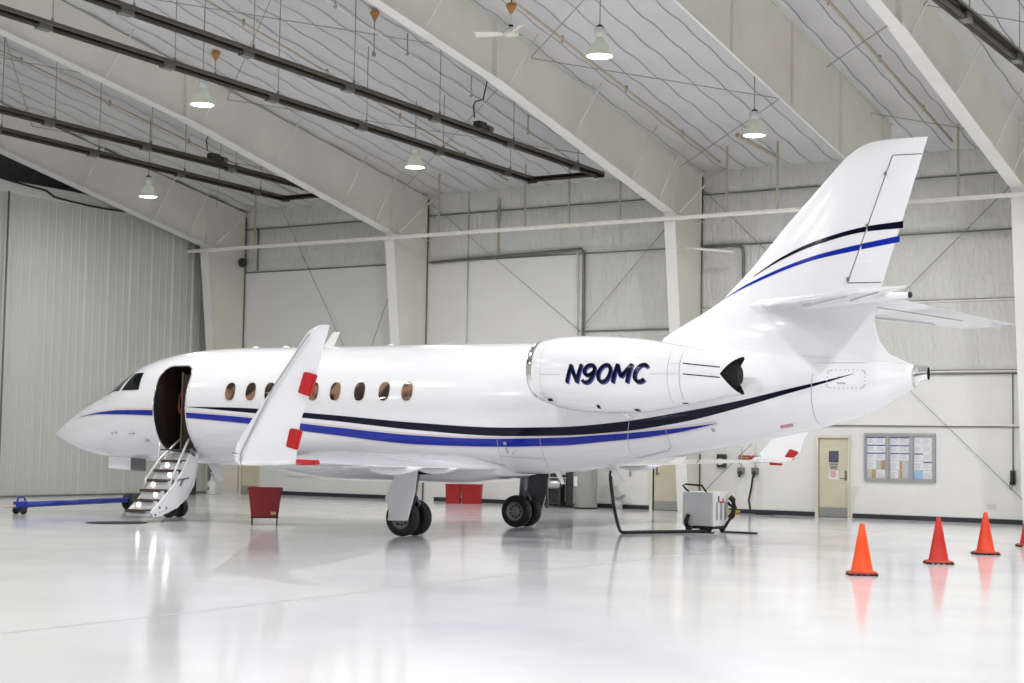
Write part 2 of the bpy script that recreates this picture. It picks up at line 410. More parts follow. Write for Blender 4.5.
# rigid steel frames
def frame(X, idx):
    s = struct('steel_frame')
    t = roofz
    zb = lambda y: 7.88 + .2055 * (37.3 - y) if y >= 28.5 else 7.88 + .2055 * 8.8 + .155 * (28.5 - y)
    yi = lambda z: 38.12 - z * (1.0 / 7.88)
    out = YW - .02
    w = MB()
    w.prism([(out, 0), (yi(0), 0), (yi(7.88), 7.88), (out, 7.88)], 'x', X - .012, X + .012)
    w.build('column_web', M['cream'], s)
    w = MB(); pts = [(out, 7.88), (37.12, 7.90)]
    ys = [28.5, RIDGE + .1]
    for yq in ys: pts.append((yq, zb(yq)))
    pts += [(RIDGE + .1, t(RIDGE + .1) - .05), (out, t(out) - .05)]
    w.prism(pts, 'x', X - .012, X + .012); w.build('rafter_web', M['cream'], s)
    h = .16
    w = MB(); w.prism([(yi(0) - .02, 0), (yi(0) + .005, 0), (yi(7.88) + .005, 7.88), (yi(7.88) - .02, 7.88)], 'x', X - h, X + h)
    w.build('column_flange', M['creamlt'], s)
    w = MB(); w.prism([(37.15, 7.865), (37.15, 7.90), (28.5, zb(28.5) + .01), (28.5, zb(28.5) - .035)], 'x', X - h, X + h)
    w.prism([(28.62, zb(28.5) - .05), (28.62, zb(28.5) - .015), (RIDGE + .1, zb(RIDGE + .1)), (RIDGE + .1, zb(RIDGE + .1) - .03)], 'x', X - h * .82, X + h * .82)
    w.build('rafter_flange', M['creamlt'], s)
    w = MB()
    for yq, h2 in ((28.5, .12), (37.15, .12), (38.85, .1)):
        z0 = zb(yq) + .02 if yq < 38 else 7.9
        w.box((X - h2, yq - .014, z0), (X + h2, yq + .014, t(yq) - .1))
    w.box((X - .1, yi(7.88), 7.86), (X + .1, out, 7.88))
    w.build('web_stiffener', M['cream'], s)
    w = MB()
    w.tube([(X + .03, out - .02, 0), (X + .03, out - .02, t(out) - .1)], .022, 6); w.build('edge_angle', M['conduit'], s)
    for yq in (25.8, 29.0, 31.9, 34.8, 36.3):
        z0 = zb(yq) + .02
        for sg in (1,):
            w = MB(); w.tube([(X + sg * .10, yq, z0), (X + sg * .62, yq + .36, t(yq + .36) - .10)], .020, 6); w.build('flange_brace', M['pipe_white'], s)
    w = MB(); w.tube([(X + .12, 37.45, 7.92), (X + .72, 38.55, 9.15)], .024, 6); w.build('flange_brace', M['pipe_white'], s)
    for dx, yq, zq in ((-.5, 36.0, 9.5),):
        pass
    return s
for i, X in enumerate(cols): frame(X, i)

# horizontal eave strut with hangers
es = struct('eave_strut')
m = MB(); m.box((XL + .02, 37.00, 7.66), (XR, 37.06, 7.74)); m.box((XL + .02, 36.93, 7.735), (XR, 37.06, 7.75)); m.build('strut_angle', M['pipe_white'], es)
for x in (-33.02, -26.04, -23.12, -21.7, -20.12, -17.0, -15.61, -11.02):
    m = MB(); m.box((x - .025, 37.06, 7.7), (x + .025, 37.10, roofz(37.1) - .06)); m.build('hanger_angle', M['pipe_tan'], es)

# thin rod bracing under the roof and on the wall
rb = struct('rod_bracing')
def rod(p, q, r=.013, name='rod'):
    m = MB(); m.tube([p, q], r * .8, 6); m.build(name, M['rod'], rb)
for a, c in zip(cols[:-1], cols[1:]):
    for (ya, yb) in ((37.6, 30.0), (30.0, 22.4), (22.4, 14.8)):
        rod((a + .05, ya, roofz(ya) - .30), (c - .05, yb, roofz(yb) - .30)); rod((a + .05, yb, roofz(yb) - .32), (c - .05, ya, roofz(ya) - .32))
for p, q in (((-28.0, 9.25), (-22.0, 4.7)), ((-22.4, 4.95), (-18.75, 8.7)), ((-33.6, 9.3), (-30.2, 3.6)), ((-30.2, 3.6), (-27.9, 9.3)), ((-18.6, 8.8), (-9.75, 0.35)), ((-9.8, 8.7), (-18.5, .5)), ((-22.0, 4.7), (-24.0, 2.9))):
    rod((p[0], YW - .16, p[1]), (q[0], YW - .16, q[1]), .012)
# strings of pipe that follow the roof slope
pr = struct('roof_pipe')
for x, mt, r in ((-17.5, 'pipe_tan', .028), (-11.35, 'pipe_tan', .035), (-24.1, 'pipe_tan', .025), (-31.5, 'pipe_tan', .025)):
    m = MB(); m.tube([(x, y, roofz(y) - .22) for y in (37.7, 30, 22, 14)], r, 8); m.build('sprinkler_pipe', M[mt], pr)
    m = MB()
    for y in (35.5, 32.5, 29.5, 26.5, 23.5, 20.5): m.lathe([(.03, -.30), (.045, -.24), (.03, -.14)], (x, y, roofz(y)), 'z', 8)
    m.build('sprinkler_head', M['pipe_tan'], pr)
x = -20.9
m = MB(); m.tube([(x, y, roofz(y) - .55) for y in (36.5, 30, 22, 14)], .022, 8); m.build('gas_pipe', M['pipe_white'], pr)
for y in (33.6, 31, 28.4, 25.8, 23.2):
    m = MB(); m.tube([(x, y, roofz(y) - .1), (x, y, roofz(y) - .58)], .016, 6); m.lathe([(.02, -.62), (.05, -.58), (.02, -.52)], (x, y, roofz(y)), 'z', 8); m.build('pipe_hanger', M['pipe_tan'], pr)

# draft curtain hanging from the roof
dc = thing('draft_curtain', 'wide cream draft curtain hanging from the roof above the tail fin', 'curtain', (-12.5, 0, 0))
m = MB(); ya, yb = 36.6, 16.0; bz = lambda y: roofz(y) - 1.93
def dcf(u, v):
    y = ya + (yb - ya) * u; return (.015 * noise.noise((y * .8, v * 2, 0)), y, bz(y) + v * (roofz(y) - .06 - bz(y)))
m.grid(dcf, 60, 10); m.build('panel', M['cream'], dc, recalc=False)
for y in (36.11, 33.2, 30.4, 27.4, 24.5, 21.5):
    m = MB(); m.box((.0, y - .03, bz(y) - .02), (.06, y + .03, roofz(y) - .05)); m.build('stiffener', M['cream'], dc)
m = MB(); m.tube([(0, ya, bz(ya)), (0, yb, bz(yb))], .03, 6); m.build('bottom_rail', M['creamlt'], dc)
m = MB(); m.tube([(0.03, ya, roofz(ya) - .1), (0.03, yb, roofz(yb) - .1)], .03, 6); m.build('top_rail', M['creamlt'], dc)

# ------------------------------------------------------------------ radiant tube heaters
def heater(X0, X1, Yend, zend, Y0, burnY, burnX, label, slope=.017):
    t = thing('radiant_heater', label, 'heater', (0, 0, 0), 0, 'tube heaters hung under the roof')
    z = lambda y: zend + slope * (Yend - y)
    for x in (X0, X1):
        m = MB(); m.tube([(x, Yend, zend), (x, Y0, z(Y0))], .055, 10); m.build('tube', M['heater'], t)
        m = MB(); pts = [(-.19, -.02), (-.13, .07), (.13, .07), (.19, -.02), (.18, -.03), (.12, .055), (-.12, .055), (-.18, -.03)]
        m.loft([[(x + a, Yend + .1, zend + c + .03) for a, c in pts], [(x + a, Y0, z(Y0) + c + .03) for a, c in pts]], smooth=False); m.build('reflector', M['heater_ref'], t)
        m = MB(); m.box((x - .15, Yend + .11, zend - .05), (x + .15, Yend + .13, zend + .10)); m.build('end_cap', M['heater'], t)
        y = Yend - 1.0
        while y > Y0:
            m = MB(); m.tube([(x, y, z(y) + .1), (x, y, roofz(y) - .15)], .010, 5); m.lathe([(.03, .08), (.03, .2)], (x, y, z(y)), 'z', 6); m.build('hanger_rod', M['rod'], t)
            m = MB(); m.box((x - .075, y - .35, z(y) - .068), (x + .075, y - .05, z(y) + .062)); m.build('coupling', M['conduit'], t)
            y -= 3.1
    m = MB(); m.tube([(X0 - .05, Yend - .06, zend), (X1 + .05, Yend - .06, zend)], .055, 10); m.box((X0, Yend - .2, zend + .05), (X1, Yend + .10, zend + .07)); m.build('return_tube', M['heater'], t)
    if burnY:
        zz = z(burnY)
        m = MB(); m.box((burnX - .10, burnY - .22, zz + .1), (burnX + .10, burnY + .10, zz + .30), bev=.03); m.tube([(burnX, burnY + .10, zz + .20), (burnX, burnY + .26, zz + .20)], .08, 12)
        bo = m.build('burner', M['darkbox'], t)
        m = MB(); m.lathe([(.075, 0), (.075, .20), (.055, .22)], (burnX, burnY + .22, zz + .20), 'y', 12); m.build('blower', M['conduit'], bo)
        m = MB(); q = (burnX, burnY - .3, zz + .34)
        m.tube([q, (q[0], q[1] - .05, q[2] + .28), (q[0] - .02, q[1] + .05, q[2] + .40), (q[0], q[1] + .35, q[2] + .50), (q[0], q[1] + .5, roofz(burnY) - .5)], .016, 6); m.build('flex_hose', M['black'], bo)
    return t
heater(-22.2, -20.15, 35.85, 8.80, 14.5, 30.35, -20.15, 'long dark tube heater in the bay beside the nearer ceiling fan')
heater(-30.45, -28.6, 35.4, 8.80, 14.5, 30.5, -28.6, 'dark tube heater over the aircraft nose, farthest left bay')
heater(-7.36, -5.3, 32.6, 8.75, 14.5, None, 0, 'black heater tube cutting the top right corner of the roof', slope=0)

def ceiling_mount(x, y, drop, label):
    z = roofz(y) - .05
    t = thing('ceiling_mount', label, 'ceiling mount', (x, y, z), 0, 'orange ceiling mounts')
    m = MB(); m.lathe([(.02, -.22), (.10, -.06), (.11, -.02), (.07, .02)], seg=14); m.build('cone_cap', M['wood'], t)
    m = MB(); m.tube([(0, 0, -.2), (0, 0, -drop)], .012, 6); m.lathe([(.05, -drop - .10), (.04, -drop - .02), (.012, -drop + .02)], seg=10); m.build('drop_rod', M['rod'], t)
# ------------------------------------------------------------------ high bay lamps
def lamp(loc, label, group='high bay lamps'):
    x, y, z = loc
    t = thing('high_bay_lamp', label, 'lamp', loc, 0, group)
    m = MB(); m.lathe([(.250, 0), (.246, .03), (.228, .06), (.196, .075), (.188, .13), (.165, .22), (.12, .29), (.07, .325), (.065, .35)], seg=28, caps=(False, True))
    m.lathe([(.248, 0), (.232, .04), (.20, .07), (.18, .13), (.155, .21), (.11, .28), (.01, .31)], seg=28, caps=(False, False)); m.build('dome', M['lampshade'], t)
    m = MB(); m.lathe([(.003, -.012), (.12, -.004), (.235, .012), (.20, .06), (.003, .08)], seg=28, caps=(False, False)); m.build('lens', M['lens'], t)
    m = MB(); m.lathe([(.07, .35), (.11, .37), (.115, .52), (.10, .54), (.03, .545)], seg=16); m.build('ballast', M['ballast'], t)
    m = MB(); m.lathe([(.075, .54), (.08, .56), (.03, .60)], seg=12); m.build('hook_cap', M['black'], t)
    m = MB(); m.tube([(0, 0, .59), (0, 0, roofz(y) - z - (.1 if y > 14 else -.02))], .012, 6); m.build('suspension_rod', M['rod'], t)
    return t
lamps = []
def light_at(loc, power, size=.42):
    ld = bpy.data.lights.new('lamp_light', 'AREA'); ld.shape = 'DISK'; ld.size = size; ld.energy = power; ld.color = (1, .99, .97); ld.spread = pi
    lo = bpy.data.objects.new('lamp_light', ld); COL.objects.link(lo); lo.location = (loc[0], loc[1], loc[2] - .03); lo['kind'] = 'helper'
    return lo
LV = [((-23.2, 24.3, 8.74), 'high bay lamp hung just under the heater tube, left of centre'),
      ((-23.2, 31.95, 8.62), 'high bay lamp between the two heaters, right of the nose'),
      ((-31.5, 31.0, 8.32), 'high bay lamp nearest the ribbed left wall, over the nose'),
      ((-14.2, 25.3, 8.93), 'largest high bay lamp, beside the ceiling fan at top centre'),
      ((-14.2, 32.4, 8.69), 'high bay lamp just left of the tail fin tip')]
PW = 330
for loc, lab in LV:
    lamp(loc, lab); light_at(loc, PW * (.4 if loc[0] < -30 else .8))
OFF = [(x, y) for x in (-31.5, -23.2, -14.2, -5.2, 3.5) for y in (32.2, 24.8, 17.4, 10.0, 2.5) if not any(abs(x - l[0][0]) < .5 and abs(y - l[0][1]) < 1.5 for l in LV)]
LO = None
for x, y in OFF:
    if x == -5.2: x = -4.4
    z = 8.75 if y > 28 else 9.0
    if y < 20 or x > -7: 
        lamp((x, y, z), 'high bay lamp of the rows outside the photographed part of the hangar', 'high bay lamps out of frame')
        light_at((x, y, z), PW * (.55 if x < -20 else .92))

# ceiling fans
def fan(loc, label, rot, mount=True):
    x, y, z = loc
    t = thing('ceiling_fan', label, 'fan', loc, rot, 'ceiling fans')
    if mount:
        m = MB(); m.lathe([(.02, .44), (.10, .58), (.11, .63), (.07, .65)], seg=12); m.build('canopy', M['wood'], t)
    m = MB(); m.lathe([(.03, .0), (.15, .03), (.16, .10), (.08, .16), (.03, .2)], seg=20); m.build('motor', M['fanblade'], t)
    m = MB(); m.lathe([(.045, .16), (.045, .23)], seg=10); m.build('collar', M['black'], t)
    m = MB(); m.tube([(0, 0, .15), (0, 0, .50)], .018, 8); m.build('downrod', M['pipe_white'], t)
    m = MB(); m.tube([(0, 0, .45), (0, 0, roofz(y) - z - .08)], .012, 6); m.build('hook', M['black'], t)
    for k in range(3):
        a = 2 * pi * k / 3; c, s = cos(a), sin(a)
        m = MB()
        rot2 = lambda px, py, pz: (px * c - py * s, px * s + py * c, pz)
        m.loft([[rot2(.14, -.035, .05), rot2(.14, .035, .075), rot2(.14, .035, .085), rot2(.14, -.035, .06)], [rot2(.3, -.075, .04), rot2(.3, .075, .09), rot2(.3, .075, .10), rot2(.3, -.075, .05)], [rot2(.70, -.08, .035), rot2(.70, .08, .095), rot2(.70, .08, .105), rot2(.70, -.08, .045)]], smooth=False)
        m.build('blade', M['fanblade'], t)
    return t
fan((-16.0, 25.05, 9.47), 'white three-blade ceiling fan hanging at top centre', .35 + pi)
ceiling_mount(-20.99, 27.29, .9, 'orange cone ceiling mount with long rod, nearer the picture top')
ceiling_mount(-26.32, 27.98, .5, 'orange cone ceiling mount above the lamp under the heater tube')
m = MB(); m.tube([(-16.2, 35.9, roofz(35.9) - .25), (-15.75, 37.35, roofz(37.35) - .35)], [.06, .04], 8); m.build('drain_pipe', M['pipe_tan'], pr)

# ------------------------------------------------------------------ doors and wall fittings
def door(name, x0, x1, zt, signs=True, lever_right=True):
    d = struct(name, loc=(0, YW, 0))
    m = MB(); fwid = .07
    m.box((x0 - fwid, -.09, 0), (x0, .02, zt), 0); m.box((x1, -.09, 0), (x1 + fwid * .6, .02, zt), 0); m.box((x0 - fwid, -.09, zt), (x1 + fwid * .6, .02, zt + fwid), 0)
    m.build('door_frame', M['doorframe'], d)
    m = MB(); m.box((x0 + .012, -.035, .012), (x1 - .012, -.001, zt - .012), 0, .004); m.build('door_leaf', M['doortan'], d)
    m = MB(); m.box((x0 + .005, -.02, .005), (x1 - .005, .005, zt - .004), 0); m.build('door_gap', M['black'], d)
    m = MB(); m.box((x0 + .02, -.040, .02), (x1 - .02, -.034, .25), 0); m.build('kick_plate', M['kick'], d)
    hx = x1 - .07 if lever_right else x0 + .10
    m = MB(); m.box((hx - .03, -.05, .95), (hx + .03, -.033, 1.20), 0, .006); m.tube([(hx, -.045, 1.0), (hx, -.10, 1.0), (hx - (.12 if lever_right else -.12), -.10, 1.0)], .012, 8); m.build('door_handle', M['conduit'], d)
    return d
d1 = door('door_1', -15.24, -14.44, 2.03)
m = MB(); m.box((-14.95, -.04, 1.42), (-14.72, -.036, 1.68)); w = m.build('view_window', M['ink'], d1)
m = MB(); m.box((-14.965, -.039, 1.405), (-14.705, -.0355, 1.695)); m.build('window_frame', M['black'], w)
m = MB(); m.box((-14.95, -.038, 1.345), (-14.72, -.035, 1.375), 0)
for i in range(3): m.box((-14.95 + .03 * (i > 0), -.038, 1.30 - i * .035), (-14.72 - .03 * (i > 0) + .01 * i, -.035, 1.318 - i * .035), 0)
m.build('notice_lettering', M['ink'], d1)
m = MB(); m.box((-14.97, -.039, .97), (-14.71, -.035, 1.19), 0)
for i, (a, c) in enumerate(((.03, .2), (.05, .2), (.03, .22), (.07, .18))): m.box((-14.97 + a, -.0405, 1.15 - i * .04), (-14.97 + c, -.038, 1.168 - i * .04), 1)
m.build('paper_notice', [M['paperw'], M['inkr']], d1)
d2 = door('door_2', -20.03, -19.15, 2.03, lever_right=False)
d3 = door('door_3', -35.05, -34.28, 2.03)
m = MB(); m.box((-20.13, -.10, 0), (-20.03, .01, 2.1)); m.build('door_post', M['doorframe'], d2)

# notice board
bd = thing('notice_board', 'aluminium framed notice board with three glass doors beside the door', 'notice board', (-14.02, YW, .96))
W_, H_ = 1.83, 1.21
m = MB(); m.box((0, -.02, 0), (W_, -.002, H_)); m.build('backing', M['cork'], bd)
m = MB()
for x0, x1 in ((0, .035), (.595, .645), (1.205, 1.255), (W_ - .035, W_)): m.box((x0, -.075, .04), (x1, -.002, H_ - .04))
for z0, z1 in ((0, .04), (H_ - .04, H_)): m.box((0, -.075, z0), (W_, -.002, z1))
m.build('frame', M['alu'], bd)
for x0, x1 in ((.035, .595), (.645, 1.205), (1.255, W_ - .035)):
    m = MB()
    for q in ((x0 + .005, .045, x0 + .03, H_ - .045), (x1 - .03, .045, x1 - .005, H_ - .045), (x0 + .03, .045, x1 - .03, .07), (x0 + .03, H_ - .07, x1 - .03, H_ - .045)): m.box((q[0], -.07, q[1]), (q[2], -.05, q[3]))
    dd = m.build('glass_door', M['alu'], bd)
    m = MB(); m.lathe([(.012, -.09), (.012, -.07)], (x1 - .02, 0, .6), 'y', 8); m.build('lock', M['steel'], dd)
def sheet(x, z, w, h, ml, lab, head=None, lines=True):
    m = MB(); m.box((0, -.004, 0), (w, 0, h), 0)
    if head: m.box((.004, -.0055, h - .035), (w - .004, -.004, h - .008), 2 if head == 'b' else 1)
    if lines:
        zz = h - .055; rnd = random.Random(int(x * 1000 + z * 77))
        while zz > .02:
            m.box((.015, -.0052, zz), (w * (.55 + .35 * rnd.random()), -.004, zz + .007), 1); zz -= .024
    o = m.build('notice_sheet', [ml, M['inkb2'], M['inkb']], None, loc=(-14.02 + x, YW - .0205, .96 + z)); tag(o, lab, 'paper', 'papers pinned inside the notice board')
M['inkb2'] = mat('grey_blue_print', (.33, .35, .45), .7, var=.1)
# (x, z, w, h, material, head, words)
cols3 = [('left', .07, .235), ('left', .315, .235), ('middle', .68, .235), ('middle', .925, .235), ('right', 1.29, .225), ('right', 1.525, .225)]
rows = [(.93, .19, 'top'), (.73, .19, 'second'), (.53, .19, 'third'), (.30, .21, 'fourth'), (.08, .20, 'bottom')]
cw = {0: 'first', 1: 'second'}
for ci, (pane, x, w) in enumerate(cols3):
    for ri, (z, h, rw) in enumerate(rows):
        side = 'left' if ci % 2 == 0 else 'right'
        ml, hd, what = M['paperw'], ('b' if ri in (0, 1, 2) and ci < 4 else None), 'white notice sheet'
        ww, xx = w, x
        if (ci, ri) == (1, 3): ml, what, ww, xx = M['papery'], 'narrow brown card', .10, x + .12
        elif (ci, ri) == (2, 4): what, ww = 'white notice sheet', .20
        elif (ci, ri) == (3, 3): ml, what, ww = M['papery'], 'narrow brown card', .06
        elif (ci, ri) == (3, 4): ml, what, ww = M['papery'], 'narrow brown card', .06
        elif (ci, ri) == (0, 4): ml, what, ww, xx = M['papery'], 'small brown card', .11, x + .12
        elif (ci, ri) in ((4, 4),): ml, what = M['paperb'], 'pale blue sheet'
        elif (ci, ri) in ((5, 3), (4, 2)): hd = 'b'
        else:
            if ci >= 4 and ri < 2: hd = None; what = 'plain white sheet'
        sheet(xx, z, ww, h, ml, f'{what} {"at the" if rw in ("top", "bottom") else "in the"} {rw} {"of" if rw in ("top", "bottom") else "row of"} {side} column, {pane} pane of notice board', hd, ml is M['paperw'])

# handset, boxes, outlets on the right part of the back wall
ph = thing('wall_phone', 'black phone handset hanging on the wall at far right', 'phone', (-10.28, YW, 1.08))
m = MB(); m.box((-.06, -.09, -.13), (.06, -.002, .22), 0, .015); m.build('body', M['darkbox'], ph)
m = MB(); m.tube([(.02, -.12, .16), (.03, -.14, .02), (.02, -.12, -.12)], [.03, .02, .03], 8); m.build('handset', M['black'], ph)
m = MB(); m.tube([(.0, -.08, -.12), (-.03, -.08, -.26), (-.07, -.08, -.22), (-.06, -.08, -.05)], .008, 6); m.build('cord', M['black'], ph)
m = MB(); m.tube([(-10.28, YW - .03, 1.30), (-10.28, YW - .03, 3.68)], .014, 6); o = m.build('phone_conduit', M['conduit']); tag(o, 'thin vertical conduit rising from the wall phone', 'conduit')
m = MB(); m.tube([(-8.9, YW - .05, 3.66), (-18.4, YW - .05, 3.66)], .02, 6); o = m.build('wall_conduit', M['conduit']); tag(o, 'long level conduit along the wall behind the tail cone', 'conduit')
so = thing('electrical_socket', 'small white double socket low on the wall left of the phone', 'socket', (-10.80, YW, .42))
m = MB(); m.box((-.12, -.02, -.06), (-.02, -.001, .05), 0, .004); m.box((.0, -.02, -.06), (.10, -.001, .05), 0, .004); m.build('plate', M['jug'], so)
m = MB(); m.box((-.09, -.023, -.02), (-.05, -.019, .02)); m.box((.03, -.023, -.02), (.07, -.019, .02)); m.build('outlet', M['cork'], so)
tc_ = thing('time_clock', 'black wall box with white screen above the power unit', 'wall box', (-18.04, YW, 1.22))
m = MB(); m.box((-.06, -.12, -.02), (.19, -.002, .34), 0, .012); m.build('case', M['darkbox'], tc_)
m = MB(); m.box((-.02, -.126, .06), (.11, -.118, .22)); m.build('screen', M['paperw'], tc_)
sg = thing('warning_sign', 'dark red lettered sign on the wall right of the black box', 'sign', (-17.32, YW, 1.36))
m = MB(); m.box((-.19, -.015, 0), (.16, -.001, .18)); m.build('plate', M['signred'], sg)
m = MB()
for i in range(2):
    for j in range(6): m.box((-.17 + j * .052, -.018, .10 - i * .07), (-.17 + j * .052 + .036, -.0145, .15 - i * .07))
m.build('lettering', M['papery'], sg)
ro = thing('hose_valve', 'round red valve wheel on the wall beside the lettered sign', 'valve', (-17.04, YW, 1.46))
m = MB()
ring = [(.075 * cos(2 * pi * i / 20), -.06, .075 * sin(2 * pi * i / 20)) for i in range(21)]
m.tube(ring, .022, 8); m.tube([(-.07, -.06, 0), (.07, -.06, 0)], .012, 6); m.tube([(0, -.06, -.07), (0, -.06, .07)], .012, 6); m.build('wheel', M['redcover'], ro)
m = MB(); m.tube([(0, -.002, 0), (0, -.08, 0)], .03, 8); m.build('stem', M['steel'], ro)
for xx, lab in ((-17.42, 'left dark socket outlet under the lettered sign'), (-17.02, 'right dark socket outlet with the cable plugged in')):
    ou = thing('power_outlet', lab, 'socket', (xx, YW, 1.05), 0, 'industrial outlets under the sign')
    m = MB(); m.box((-.09, -.10, 0), (.09, -.002, .17), 0, .012); m.build('box', M['conduit'], ou)
    m = MB(); m.lathe([(.05, -.14), (.065, -.10)], (0, 0, .02), 'y', 12); m.tube([(0, -.12, .03), (0, -.16, -.08)], .04, 8); m.build('plug', M['darkbox'], ou)
for xx, nm in ((-17.42, 'left'), (-17.02, 'right')):
    m = MB(); m.tube([(xx, YW - .03, 1.2), (xx, YW - .03, 3.6)], .012, 6); o = m.build('outlet_conduit', M['pipe_white']); tag(o, f'thin pale conduit rising from the {nm} dark outlet', 'conduit', 'outlet conduits')
m = MB(); m.tube([(-17.02, YW - .17, 1.0), (-17.05, YW - .2, .7), (-17.1, YW - .25, .35), (-17.0, YW - .35, .08), (-16.75, YW - .5, .025), (-16.3, YW - .45, .022)], .03, 8)
o = m.build('power_cable', M['black']); tag(o, 'black cable dropping from the wall outlet to the floor', 'cable')
m = MB(); m.box((-18.3, YW - .55, 0.0), (-17.4, YW - .25, .05), 0, .02); m.tube([(-18.2, YW - .5, .07), (-17.9, YW - .4, .08), (-17.6, YW - .5, .07), (-17.3, YW - .35, .06)], .03, 6)
o = m.build('cable_ramp', M['yellow']); tag(o, 'yellow cable ramp lying on the floor by the wall', 'cable ramp')
m = MB(); m.tube([(-19.0, YW - .09, 0.1), (-19.0, YW - .09, 3.3)], .03, 8); o = m.build('downpipe', M['conduit']); tag(o, 'grey pipe down the wall right of the half hidden tan door', 'pipe')
m = MB(); m.tube([(-26.3, YW - .06, 9.4), (-26.3, YW - .06, .3)], .018, 8); o = m.build('wall_pipe', M['alu']); tag(o, 'thin pipe down the wall behind the cabin windows', 'pipe')
m = MB(); m.tube([(-27.6, YW - .1, 7.18), (-23.0, YW - .1, 7.30), (-22.40, YW - .1, 7.32), (-22.30, YW - .1, 7.22), (-22.28, YW - .1, 2.5)], .045, 8); o = m.build('wall_pipe', M['conduit']); tag(o, 'thick dark pipe bent down the wall above the aircraft cabin', 'pipe')
m = MB(); m.tube([(-22.52, YW - .07, 7.22), (-22.52, YW - .07, 2.5)], .03, 8); o = m.build('wall_pipe', M['pipe_white']); tag(o, 'white pipe running down beside the thick dark pipe', 'pipe')
m = MB(); m.tube([(-25.22, YW - .08, 8.85), (-25.22, YW - .08, 7.36)], .04, 8); m.lathe([(.05, 8.8), (.07, 8.9), (.03, 8.98)], (-25.22, YW - .08, 0), 'z', 10); o = m.build('wall_pipe', M['pipe_tan']); tag(o, 'short capped tan pipe high on the wall above the wing', 'pipe')
m = MB(); m.tube([(-18.6, YW - .1, 7.18), (-17.55, YW - .1, 7.18), (-17.40, YW - .1, 7.10), (-17.37, YW - .1, 6.95), (-17.37, YW - .1, 5.5)], .045, 8); o = m.build('wall_pipe', M['conduit']); tag(o, 'bent grey pipe beside the column left of the fin', 'pipe')
m = MB(); m.tube([(-34.55, YW - .1, 8.6), (-34.55, YW - .1, 7.25)], .03, 8); o = m.build('wall_pipe', M['conduit']); tag(o, 'short dark pipe high on the wall in the far left corner', 'pipe')
m = MB(); m.lathe([(.10, -.16), (.15, -.12), (.15, -.02)], (-35.0, YW - .25, 7.5), 'y', 16); o = m.build('wall_horn', M['darkbox']); tag(o, 'round black horn on the column in the far left corner', 'horn')
m = MB(); pts = []
for i in range(21):
    t_ = i / 20; pts.append((XL + .16, 29.2 + 6.2 * t_, 8.95 - .25 * t_ - .9 * t_ * (1 - t_) * (1 if t_ > .3 else .4)))
m.tube(pts, .03, 6); o = m.build('slack_cable', M['black']); tag(o, 'slack black cable along the top of the ribbed wall', 'cable')
m = MB(); m.tube([(XL + .14, 29.75, 0.3), (XL + .14, 29.75, 8.6)], .03, 6); o = m.build('wall_pipe', M['conduit']); tag(o, 'dark vertical pipe at the left edge of ribbed wall', 'pipe')
br = thing('wall_bracket', 'pale pipe bracket sticking out of the column left of the fin', 'bracket', (-18.6, 37.4, 7.0))
m = MB(); m.tube([(0.05, .1, 0), (1.35, .6, -.12)], .035, 8); m.lathe([(.05, -.03), (.05, .03)], (1.35, .6, -.12), 'x', 10); m.build('arm', M['pipe_white'], br)
m = MB(); m.box((-.02, .0, -.12), (.05, .2, .12)); m.build('plate', M['pipe_white'], br)

# ------------------------------------------------------------------ floor objects
def cone(loc, label, body, rz):
    t = thing('traffic_cone', label, 'cone', loc, rz, 'traffic cones in a row')
    m = MB(); m.lathe([(.165, .045), (.150, .07), (.085, .42), (.034, .695), (.026, .71), (.018, .71), (.02, .69)], seg=28, caps=(False, True)); m.build('body', M[body], t)
    m = MB(); pts = []
    for k in range(32):
        a = 2 * pi * k / 32; s = (abs(cos(a)) ** 5 + abs(sin(a)) ** 5) ** (-1 / 5); pts.append((.205 * s * cos(a), .205 * s * sin(a)))
    m.loft([[(x * .97, y * .97, .022) for x, y in pts], [(x, y, .03) for x, y in pts], [(x * .97, y * .97, .045) for x, y in pts], [(x * .75, y * .75, .055) for x, y in pts]]); m.build('base', M['conebase'], t)
    for i in range(-2, 3):
        for (fx, fy) in ((i * .085, -.185), (i * .085, .185)) + (((-.185, i * .085), (.185, i * .085)) if abs(i) < 2 else ()):
            m = MB(); m.lathe([(.022, 0), (.026, .024)], (fx, fy, 0), 'z', 8); m.build('foot', M['black'], t)
    return t
cone((-7.666, 21.27, 0), 'bright orange traffic cone nearest the camera', 'orange1', .5)
cone((-7.529, 24.286, 0), 'darkest red traffic cone, second in the row', 'orange2', .55)
cone((-7.609, 27.141, 0), 'orange-red traffic cone, third in the row', 'orange3', .62)
cone((-7.63, 30.02, 0), 'traffic cone cut off by the right picture edge', 'orange2', .5)

# red bin on legs
rc = thing('tub_trolley', 'dark red plastic tub on a wheeled black stand under the winglet', 'tub', (-21.57, 24.76, 0), .71)
def tub(m, x, y, w0, d0, w1, d1, z0, z1, th=.018):
    r = lambda w, d, z: [(x - w, y - d, z), (x + w, y - d, z), (x + w, y + d, z), (x - w, y + d, z)]
    m.loft([r(w0, d0, z0), r(w1, d1, z1), r(w1 - th, d1 - th, z1), r(w0 - th, d0 - th, z0 + th)], smooth=False, caps=(True, True))
m = MB(); tub(m, 0, 0, .27, .2, .335, .25, .17, .72); m.build('tub', M['binred'], rc)
m = MB(); m.loft([[(-.35, -.265, .70), (.35, -.265, .70), (.35, .265, .70), (-.35, .265, .70)], [(-.355, -.27, .76), (.355, -.27, .76), (.355, .27, .76), (-.355, .27, .76)], [(-.33, -.245, .76), (.33, -.245, .76), (.33, .245, .76), (-.33, .245, .76)], [(-.328, -.243, .70), (.328, -.243, .70), (.328, .243, .70), (-.328, .243, .70)]], smooth=False, caps=(False, False)); m.build('rim', M['binred'], rc)
m = MB(); m.box((-.28, -.21, .145), (.28, .21, .172)); m.build('stand', M['black'], rc)
